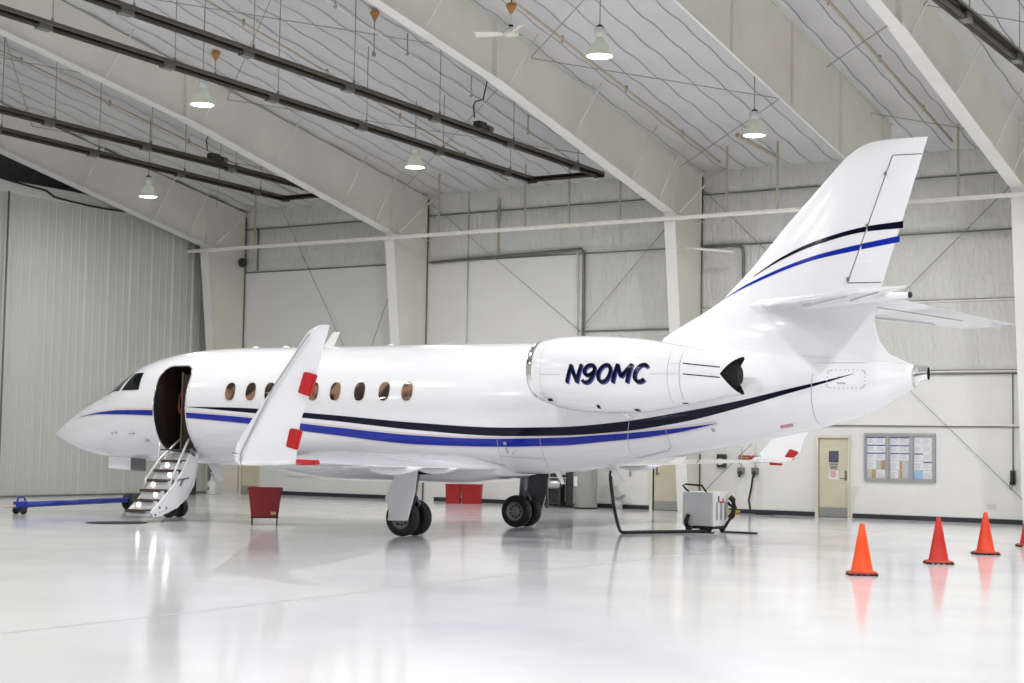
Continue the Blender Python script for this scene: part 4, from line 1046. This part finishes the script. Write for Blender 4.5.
# tailplane
def stab(sd):
    m = MB(); rings = []
    for l, le, te, z0, z1, tc_ in ((.05, 5.98, 8.30, 4.27, 4.42, .10), (1.5, 7.04, 8.80, 4.225, 4.33, .10), (3.0, 8.15, 9.38, 4.155, 4.235, .09), (3.75, 8.75, 9.68, 4.115, 4.185, .085), (3.88, 9.02, 9.74, 4.115, 4.18, .05)):
        ring = []
        f_ = foil(Vector((le, sd * l, 0)), te - le, tc_, Vector((0, 0, 1)), up=.5)
        ring = [Vector((p.x, p.y, p.z + z0 + (z1 - z0) * (p.x - le) / (te - le))) for p in f_]
        rings.append(ring)
    m.loft(rings); st = m.build('tailplane', M['paint'], AC)
    m = MB(); rings = []
    # elevator gap on the lower side
    def pt(l, f):
        le, te = lerp1([.05, 1.5, 3, 3.75], [5.98, 7.04, 8.15, 8.75], l), lerp1([.05, 1.5, 3, 3.75], [8.30, 8.80, 9.38, 9.68], l)
        z0, z1 = lerp1([.05, 1.5, 3, 3.75], [4.27, 4.225, 4.155, 4.115], l), lerp1([.05, 1.5, 3, 3.75], [4.42, 4.33, 4.235, 4.185], l)
        return Vector((le + (te - le) * f, sd * l, z0 + (z1 - z0) * f - .10 * (te - le) * th_c(f) * .42))
    for l in lin(.5, 2.9, 8): rings.append([pt(l, .70) + Vector((0, 0, -.008)), pt(l, .715) + Vector((0, 0, -.008)), pt(l, .715) + Vector((0, 0, .01)), pt(l, .70) + Vector((0, 0, .01))])
    m.loft(rings, smooth=False); m.build('elevator_gap', M['seam'], st)
    m = MB(); m.tube([pt(l, .30) + Vector((0, 0, -.004)) for l in lin(.5, 2.9, 8)], .006, 5); m.build('spar_seam', M['seam'], st)
stab(-1); stab(1)
m = MB(); rings = []
for i in range(25):
    t_ = i / 24; x = 5.58 + t_ * 3.12; q = max(.03, (min(1, t_ / .16)) ** .5) * (1 if t_ < .5 else 1 - .62 * ((t_ - .5) / .5) ** 1.2); zc = 4.275 + .145 * t_
    rings.append([(x, .235 * q * cos(a), zc + .15 * q * sin(a)) for a in (2 * pi * k / 20 for k in range(20))])
m.loft(rings); m.build('tail_fairing', M['paint'], AC)
m = MB(); m.lathe([(.055, 8.70), (.055, 8.74), (.02, 8.76)], (0, 0, 4.42), 'x', 12); m.build('tail_light', M['black'], AC)
# exhaust at the end of the tail cone
m = MB(); R = []
for x, rz_, ry, zc in ((8.79, .20, .20, 3.01), (8.92, .165, .165, 3.03), (9.04, .132, .132, 3.055), (9.04, .112, .112, 3.055), (8.9, .10, .10, 3.04)):
    R.append([(x, ry * cos(2 * pi * k / 24), zc + rz_ * sin(2 * pi * k / 24)) for k in range(24)])
m.loft(R[:3], caps=(True, False)); m.loft(R[2:4], caps=(False, False)); ex = m.build('tail_exhaust', M['chrome'], AC)
m = MB(); m.loft([R[3], R[4]], caps=(False, True)); m.build('exhaust_bore', M['nearblack'], ex)

# engines
NX = [2.56, 2.58, 2.62, 2.70, 2.84, 3.17, 3.68, 4.17, 4.57, 5.19, 5.79, 6.23, 6.45]
NR = [.455, .49, .515, .545, .585, .648, .675, .667, .645, .553, .437, .350, .318]
NZ = [3.05, 3.05, 3.048, 3.04, 3.03, 3.005, 2.978, 2.963, 2.952, 2.942, 2.952, 2.955, 2.935]
CL = 2.07
nr = lambda x: pchip(NX, NR, x)
nz_ = lambda x: pchip(NX, NZ, x)
def nac_pt(x, z, off, sd):
    r = nr(x); dz = z - nz_(x); l = sqrt(max(.01, r * r - dz * dz)); k_ = (r + off) / r
    return Vector((x, sd * (CL + l * k_), nz_(x) + dz * k_))
def strokes(w=1):
    def ell(cx, cy, rx, ry, a0, a1, n=22): return [(cx + rx * cos(radians(a0 + (a1 - a0) * i / n)), cy + ry * sin(radians(a0 + (a1 - a0) * i / n))) for i in range(n + 1)]
    L_ = []
    L_.append((.0, [[(.0, .0), (.0, 1.0)], [(.0, .96), (.56, .04)], [(.56, .0), (.56, 1.0)]]))
    L_.append((.80, [ell(.30, .68, .27, .27, 0, 360), [(.57, .68), (.57, .48), (.53, .25), (.42, .07), (.28, .02), (.13, .05), (.04, .16)]]))
    L_.append((1.62, [ell(.32, .5, .31, .45, 0, 360, 28)]))
    L_.append((2.50, [[(.0, .0), (.0, 1.0)], [(.0, .98), (.37, .30)], [(.37, .30), (.74, .98)], [(.74, .0), (.74, 1.0)]]))
    L_.append((3.52, [ell(.33, .5, .31, .45, 42, 318, 26)]))
    return L_
def engine(sd):
    m = MB(); rings = []
    n = 56
    for x in lin(2.72, 6.0, 44):
        rings.append([(x, sd * (CL + nr(x) * cos(2 * pi * k / n)), nz_(x) + nr(x) * sin(2 * pi * k / n)) for k in range(n)])
    for q in lin(0, 1, 6)[1:]:
        ring = []
        for k in range(n):
            a = 2 * pi * k / n; xe = 6.44 - .27 * max(0, (1 - abs(sin(a)) * 1.06)) ** .9; x = 6.0 + (xe - 6.0) * q
            ring.append((x, sd * (CL + nr(x) * cos(a)), nz_(x) + nr(x) * sin(a)))
        rings.append(ring)
    last = rings[-1]
    m.loft(rings, caps=(False, False)); NM = [M['paint'], M['navy'], M['bluesh'], M['seam'], M['nearblack']]
    # exhaust edge and dark liner
    inner = [(p[0] - .005, sd * CL + (p[1] - sd * CL) * .955, nz_(p[0]) + (p[2] - nz_(p[0])) * .955) for p in last]
    inn2 = [(6.02, sd * (CL + .30 * cos(2 * pi * k / n)), 2.95 + .30 * sin(2 * pi * k / n)) for k in range(n)]
    m.loft([last, inner], 4, caps=(False, False)); m.loft([inner, inn2], 4, caps=(False, True))
    # registration
    Ht = .318; sx = .372; x0 = 3.47; z0 = 2.805; sl = .285; hw = .031
    for pas, (ox, oz, mi, off) in enumerate(((.020, -.022, 2, .005), (0, 0, 1, .008))):
        for adv, polys in strokes():
            for pl in polys:
                P_ = []
                for i in range(len(pl) - 1):
                    (a0, b0), (a1, b1) = pl[i], pl[i + 1]; nn = max(1, int(max(abs(a1 - a0), abs(b1 - b0)) / .08))
                    for q in range(nn): P_.append((a0 + (a1 - a0) * q / nn, b0 + (b1 - b0) * q / nn))
                P_.append(pl[-1])
                closed_ = abs(P_[0][0] - P_[-1][0]) + abs(P_[0][1] - P_[-1][1]) < 1e-6
                X_ = []
                for (a, b_) in P_:
                    yy = b_ * Ht; X_.append((x0 + (adv + a) * sx * .935 + yy * sl, z0 + yy))
                V = []
                for i in range(len(X_)):
                    if closed_: p, q = X_[i - 1 if i > 0 else len(X_) - 2], X_[i + 1 if i < len(X_) - 1 else 1]
                    else: p, q = X_[max(0, i - 1)], X_[min(len(X_) - 1, i + 1)]
                    dx, dz = q[0] - p[0], q[1] - p[1]; L_ = sqrt(dx * dx + dz * dz); nx, nz = -dz / L_ * hw, dx / L_ * hw
                    cx, cz = X_[i]
                    row = []
                    for f_ in (-1, 0, 1):
                        xx = cx + f_ * nx + ox; zz = cz + f_ * nz + oz
                        xx = xx if sd < 0 else 2 * 4.24 - xx
                        row.append(m.bm.verts.new(nac_pt(xx, zz, off, sd)))
                    V.append(row)
                for a, c_ in zip(V[:-1], V[1:]):
                    for f_ in (0, 1): m.face([a[f_], c_[f_], c_[f_ + 1], a[f_ + 1]], mi)
    # seams
    def ringseam(x, w, z0, z1, mi=3):
        V = []
        for i in range(25):
            z = z0 + (z1 - z0) * i / 24; V.append((m.bm.verts.new(nac_pt(x - w, z, .004, sd)), m.bm.verts.new(nac_pt(x + w, z, .004, sd))))
        for a, c_ in zip(V[:-1], V[1:]): m.face([a[0], c_[0], c_[1], a[1]], mi)
    def lineseam(xa, xb, z0, z1, w, mi=3):
        V = []
        for i in range(17):
            x = xa + (xb - xa) * i / 16; z = z0 + (z1 - z0) * i / 16; V.append((m.bm.verts.new(nac_pt(x, z - w, .004, sd)), m.bm.verts.new(nac_pt(x, z + w, .004, sd))))
        for a, c_ in zip(V[:-1], V[1:]): m.face([a[0], c_[0], c_[1], a[1]], mi)
    ringseam(2.92, .003, 2.55, 3.5); ringseam(5.30, .004, 2.48, 3.42); ringseam(5.50, .005, 2.52, 3.40)
    lineseam(5.55, 6.17, 3.13, 3.065, .009, 4); lineseam(5.56, 6.17, 2.95, 2.895, .009, 4); lineseam(5.0, 5.5, 2.95, 2.95, .003); lineseam(5.35, 5.5, 3.13, 3.13, .003)
    lineseam(2.93, 3.35, 2.95, 2.95, .003)
    for x, z, w, h in ((3.02, 2.52, .06, .022), (3.95, 2.40, .03, .03), (4.62, 2.345, .045, .022), (5.48, 2.46, .045, .02)):
        r = nr(x)
        V = [m.bm.verts.new(nac_pt(x + a * w, max(nz_(x) - r * .97, z + b_ * h), .006, sd)) for a, b_ in ((-1, -1), (1, -1), (1, 1), (-1, 1))]; m.face(V, 4)
    e = m.build('engine_nacelle', NM, AC)
    # chrome intake lip
    m = MB(); rings = []
    prof = [(2.72, .552), (2.67, .535), (2.62, .514), (2.583, .490), (2.563, .464), (2.567, .438), (2.60, .415), (2.72, .40), (3.0, .40)]
    for x, r in prof: rings.append([(x, sd * (CL + r * cos(2 * pi * k / n)), nz_(x) + r * sin(2 * pi * k / n)) for k in range(n)])
    m.loft(rings, caps=(False, False)); lp = m.build('intake_lip', M['chrome'], e)
    m = MB(); m.loft([[(x, sd * (CL + r * cos(2 * pi * k / n)), 3.03 + r * sin(2 * pi * k / n)) for k in range(n)] for x, r in ((2.9, .40), (2.92, .12), (2.75, .03))], caps=(False, True)); m.build('fan_disc', M['gear_dark'], e)
    m = MB(); m.loft([[(x, sd * (CL + r * cos(2 * pi * k / 24)), 2.945 + r * sin(2 * pi * k / 24)) for k in range(24)] for x, r in ((5.9, .27), (6.15, .27), (6.30, .24), (6.40, .15))], caps=(True, True)); m.build('exhaust_plug', M['nearblack'], e)
    m = MB(); m.tube([(4.28, sd * (CL + .1), 2.31), (4.36, sd * (CL + .1), 2.24), (4.43, sd * (CL + .1), 2.22)], [.035, .03, .012], 8); m.build('drain_mast', M['paint'], e)
    m = MB(); rings = []
    for y, x_a, x_b, t_ in ((.85, 2.95, 6.3, .17), (1.2, 3.1, 6.2, .14), (1.62, 3.25, 5.9, .13)):
        rings.append([(x_a + (x_b - x_a) * c_, sd * y, 2.95 + t_ * th_c(c_)) for c_, _ in NA] + [(x_a + (x_b - x_a) * c_, sd * y, 2.95 - t_ * th_c(c_)) for c_, _ in NA[1:-1]][::-1])
    m.loft(rings); m.build('engine_pylon', M['paint'], AC)
engine(-1); engine(1)

# antennas, probes, belly bits
def blade(pts, y, th, name='antenna'):
    m = MB(); m.prism(pts, 'y', y - th, y + th); return m.build(name, M['paint'], AC)
blade([(-3.60, 3.66), (-3.33, 4.00), (-3.19, 4.00), (-3.36, 3.66)], 0, .02)
blade([(-6.60, 1.22), (-6.28, .845), (-6.115, .83), (-6.30, 1.2)], 0, .015)
blade([(2.85, 1.36), (3.19, 1.09), (3.37, 1.055), (3.10, 1.42)], 0, .015)
for x in (-5.35, -4.55, -1.9):
    m = MB(); m.lathe([(.09, 3.66), (.07, 3.715), (.02, 3.735)], (x, 0, 0), 'z', 12); m.build('antenna', M['paint'], AC)
blade([(2.03, 1.24), (2.19, .99), (2.26, .99), (2.15, 1.24)], -.3, .012, 'inspection_flap')
m = MB()
for x, z in ((-8.35, 1.83), (-7.80, 1.82)):
    p = fl_(x, z, .0); m.tube([p, p + Vector((-.02, -.05, -.01)), p + Vector((-.12, -.055, -.01))], .014, 6)
p = fl_(-7.47, 1.685, .0); m.box(p - Vector((.05, .02, .04)), p + Vector((.05, .012, .04)))
m.build('air_data_probe', M['steel'], AC)
m = MB(); p = Vector((-9.15, -.15, 2.78)); m.tube([p + Vector((0, 0, -.02)), p + Vector((.02, 0, .06))], .02, 6); m.build('wiper_stub', M['black'], AC)

# main gear
def wheel_mesh(m, c, r, w, sd, mi=0):
    m.lathe([(r * .57, -w * .05), (r * .58, -w * .42), (r * .66, -w * .5), (r * .9, -w * .46), (r * .985, -w * .28), (r, 0), (r * .985, w * .28), (r * .9, w * .46), (r * .66, w * .5), (r * .58, w * .42), (r * .57, w * .05)], c, 'y', 36, mi, (True, True))
def wheel(c, r, w, sd, parent):
    m = MB(); wheel_mesh(m, c, r, w, sd); t_ = m.build('tyre', M['black'], parent)
    m = MB(); m.lathe([(.02, w * .36), (r * .20, w * .36), (r * .22, w * .30), (r * .46, w * .27), (r * .52, w * .40), (r * .585, w * .44)], c, 'y', 28, 0, (True, False)) if sd > 0 else m.lathe([(.02, -w * .36), (r * .20, -w * .36), (r * .22, -w * .30), (r * .46, -w * .27), (r * .52, -w * .40), (r * .585, -w * .44)], c, 'y', 28, 0, (True, False))
    h = m.build('hub', M['hub'], t_)
    m = MB()
    for k in range(9):
        a = 2 * pi * k / 9; m.lathe([(r * .062, sd * w * .22), (r * .062, sd * w * .315)], (c[0] + r * .36 * cos(a), c[1], c[2] + r * .36 * sin(a)), 'y', 8)
    m.build('hub_hole', M['nearblack'], t_)  # near-black pegs paint the shade inside the hub holes
    return t_
for sd in (-1, 1):
    g = bpy.data.objects.new('main_gear', None); COL.objects.link(g); g.parent = AC
    for l in (2.43, 2.0): wheel((0, sd * l, .335), .335, .21, -1 if (l > 2.2) == (sd < 0) else 1, g)
    m = MB(); m.tube([(0, sd * 1.95, .335), (0, sd * 2.48, .335)], .05, 10); m.tube([(0, sd * 2.215, .335), (.03, sd * 2.2, .62)], .055, 12); m.tube([(.03, sd * 2.2, .6), (.1, sd * 2.15, 1.25)], .085, 12)
    m.tube([(.10, sd * 2.2, .42), (.22, sd * 2.2, .60), (.09, sd * 2.2, .80)], .03, 8); m.build('gear_leg', M['gear'], g)
    m = MB()
    pts = [(.444, 1.25), (.0, 1.25), (-.03, 1.13), (-.235, .704), (-.15, .50), (-.165, .295), (.245, .305), (.385, .80)]
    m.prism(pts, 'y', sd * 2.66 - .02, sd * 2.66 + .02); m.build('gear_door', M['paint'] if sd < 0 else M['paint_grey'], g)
    if sd > 0:
        m = MB(); m.prism([(x * .97, z) for x, z in pts], 'y', sd * 2.635 - .003, sd * 2.635 + .003); m.tube([(.37, 2.60, 1.05), (.42, 2.58, .55), (.43, 2.56, .40)], .03, 6); m.build('door_lining', M['gear_dark'], g)
    m = MB(); m.box((-.1, sd * 2.3 - .3, 1.14), (.36, sd * 2.3 + .3, 1.20)); m.build('wheel_well', M['nearblack'], g)  # near-black plate stands for the shade inside the wheel well
# nose gear
g = bpy.data.objects.new('nose_gear', None); COL.objects.link(g); g.parent = AC
for l in (-.17, .17): wheel((-7.47, l, .215), .215, .15, 1 if l > 0 else -1, g)
m = MB(); m.tube([(-7.47, -.2, .215), (-7.47, .2, .215)], .035, 8); m.tube([(-7.47, 0, .215), (-7.55, 0, 1.26)], .06, 10); m.tube([(-7.4, 0, .3), (-7.32, 0, .5), (-7.5, 0, .7)], .025, 6); m.build('gear_leg', M['gear'], g)
m = MB(); m.prism([(-9.18, 1.30), (-9.18, 1.045), (-8.54, 1.015), (-8.54, 1.30)], 'y', -.26, -.235); m.build('nose_gear_door', M['paint'], g)
m = MB(); m.prism([(-8.53, 1.30), (-8.53, 1.015), (-8.11, .99), (-8.11, 1.30)], 'y', -.26, -.235); m.build('nose_gear_door', M['gear_dark'], g)

# airstair: lowered door shell with steps
sx0, sx1 = -6.90, -6.22
outer = [(-.74, 1.40), (-.751, 1.28), (-.765, 1.11), (-.856, .753), (-1.07, .483), (-1.38, .282), (-1.87, .132), (-2.10, .115), (-2.19, .20)]
inner = [(-2.10, .27), (-1.80, .50), (-1.50, .76), (-1.20, 1.07), (-1.06, 1.30), (-1.0, 1.40)]
m = MB()
for xa, xb in ((sx1 - .05, sx1), (sx0, sx0 + .05)): m.prism(outer + inner, 'x', xa, xb)
V0 = [m.bm.verts.new((sx0, y, z)) for y, z in outer]; V1 = [m.bm.verts.new((sx1, y, z)) for y, z in outer]
V2 = [m.bm.verts.new((sx0, y - .04, z + .03)) for y, z in outer]; V3 = [m.bm.verts.new((sx1, y - .04, z + .03)) for y, z in outer]
for i in range(len(outer) - 1):
    m.face([V0[i], V1[i], V1[i + 1], V0[i + 1]], 0, True); m.face([V2[i], V3[i], V3[i + 1], V2[i + 1]], 0, True)
stair = m.build('airstair', M['paint'], AC)
m = MB(); m.tube([(sx1 + .012, y, z) for y, z in [(-.80, 1.25), (-.86, .95), (-.98, .70), (-1.2, .49), (-1.55, .30), (-1.95, .20)]], .016, 6); m.build('stair_seal', M['paint_grey'], stair)
m = MB()
for y, z in ((-1.93, .30), (-2.05, .16), (-1.72, .29)): m.lathe([(.028, 0), (.02, .015)], (sx1, y, z), 'x', 10)
m.tube([(sx1 + .01, -1.05, .90), (sx1 + .02, -1.42, .86)], .016, 6); m.tube([(sx1 + .015, -1.22, .885), (sx1 + .02, -1.33, .74)], .016, 6); m.build('stair_fitting', M['gear_dark'], stair)
for i in range(6):
    l = -(1.175 + .212 * i); z = 1.278 - .203 * i
    m = MB(); m.box((sx0 + .03, l - .01, z - .06), (sx1 - .13, l + .23, z), 0); m.build('step_tread', M['tread'], stair)
    m = MB(); m.box((sx0 + .03, l + .05, max(.13, z - .21)), (sx1 - .05, l + .07, z - .03), 0); m.build('step_riser', M['paint'], stair)
    if i < 5:
        lx = (sx0 + .16) if i % 2 == 0 else (sx1 - .26)
        m = MB(); m.lathe([(.045, -.012), (.045, .0)], (lx, l + .048, z - .11), 'y', 14); m.build('step_light', M['steplight'], stair)
for path in ([(sx1 - .07, -.98, 1.72), (sx1 - .07, -1.06, 1.62), (sx1 - .07, -1.50, .90), (sx1 - .07, -1.52, .80)],
             [(sx0, -.38, 1.83), (sx0, -.80, 1.545), (sx0, -1.24, 1.246), (sx0, -1.60, .87), (sx0 + .01, -1.66, .72)],
             [(sx0 - .10, -1.09, 1.63), (sx0 - .10, -1.11, 1.34), (sx0 - .05, -1.16, 1.2)]):
    m = MB(); m.tube(path, .026, 8); m.build('handrail', M['rail'], stair)
m = MB(); m.tube([(sx1 - .04, -.85, 1.36), (sx1 + .02, -.95, 1.42), (sx1 - .02, -.98, 1.52)], .04, 8); m.build('hinge_arm', M['gear_dark'], stair)

# power hose from belly to cart
HOSE = [(-14.41, 26.33, 1.26), (-14.43, 26.36, 1.10), (-14.45, 26.45, .88), (-14.56, 26.75, .55), (-14.72, 27.2, .22), (-14.86, 27.6, .05), (-14.80, 27.75, .035), (-14.7, 27.95, .035), (-14.5, 28.35, .035), (-14.25, 28.75, .035), (-14.1, 29.1, .035), (-13.85, 29.3, .04)]
def aw(x, l, z): return Vector((AX + cos(AYAW) * x - sin(AYAW) * l, AY + sin(AYAW) * x + cos(AYAW) * l, z))
pth = [Vector(q) for q in HOSE]
def smooth_path(P, n=6):
    out = []
    for i in range(len(P) - 1):
        p0, p1, p2, p3 = P[max(0, i - 1)], P[i], P[i + 1], P[min(len(P) - 1, i + 2)]
        for k in range(n):
            t_ = k / n; out.append(.5 * ((2 * p1) + (p2 - p0) * t_ + (2 * p0 - 5 * p1 + 4 * p2 - p3) * t_ ** 2 + (3 * p1 - p0 - 3 * p2 + p3) * t_ ** 3))
    out.append(P[-1]); return out
m = MB(); m.tube(smooth_path(pth), .034, 10); o = m.build('power_hose', M['black']); tag(o, 'black power cable drooping from the belly to the grey cart', 'cable')

# tow bar
tb = thing('tow_bar', 'blue aircraft tow bar lying between left wall and nose wheel', 'tow bar', (-28.0, 23.8, 0))
m = MB(); m.tube([(0, .15, .20), (0, 3.55, .25)], .062, 12); m.build('bar', M['barblue'], tb)
m = MB(); m.tube([(0, .2, .20), (0, -.05, .17), (0, -.3, .17)], .03, 8); m.build('hitch', M['pipe_tan'], tb)
m = MB(); m.box((-.08, .05, .12), (.08, .35, .28), 0, .02); m.tube([(0, .10, .27), (0, .12, .36), (0, .28, .38), (0, .34, .27)], .02, 6); m.build('head', M['barblue'], tb)
for y, r in ((.18, .085), (3.55, .20)):
    for x in (-.12, .12):
        m = MB(); m.lathe([(r * .3, -.03), (r, -.03), (r, .03), (r * .3, .03)], (x, y, r), 'x', 18); m.build('wheel', M['black'], tb)
m = MB(); m.tube([(-.12, 3.55, .2), (.12, 3.55, .2)], .025, 8); m.tube([(-.12, .18, .085), (.12, .18, .085)], .02, 8); m.build('axle', M['gear_dark'], tb)
dm = MB(); dm.lathe([(.62, 0), (.62, .008), (.5, .012), (.02, .012)], (0, 0, 0), 'z', 28); o = dm.build('floor_mat', M['mat'], None, loc=(-23.95, 23.0, 0)); o.scale = (.85, 1.0, 1); o.rotation_euler = (0, 0, -.56); tag(o, 'flat black drip mat on the floor in front of the stairs', 'mat')

# ------------------------------------------------------------------ light
w = bpy.data.worlds.new('world'); SC.world = w; w.use_nodes = True
bg = w.node_tree.nodes['Background']; bg.inputs['Color'].default_value = (.93, .96, 1.0, 1); bg.inputs['Strength'].default_value = .3
SC.view_settings.view_transform = 'Standard'; SC.view_settings.look = 'None'; SC.view_settings.gamma = 1.0; SC.view_settings.exposure = 0.0
SC.view_settings.use_curve_mapping = False
SC.cycles.use_denoising = True
SC.cycles.max_bounces = 8; SC.cycles.diffuse_bounces = 5; SC.cycles.glossy_bounces = 4
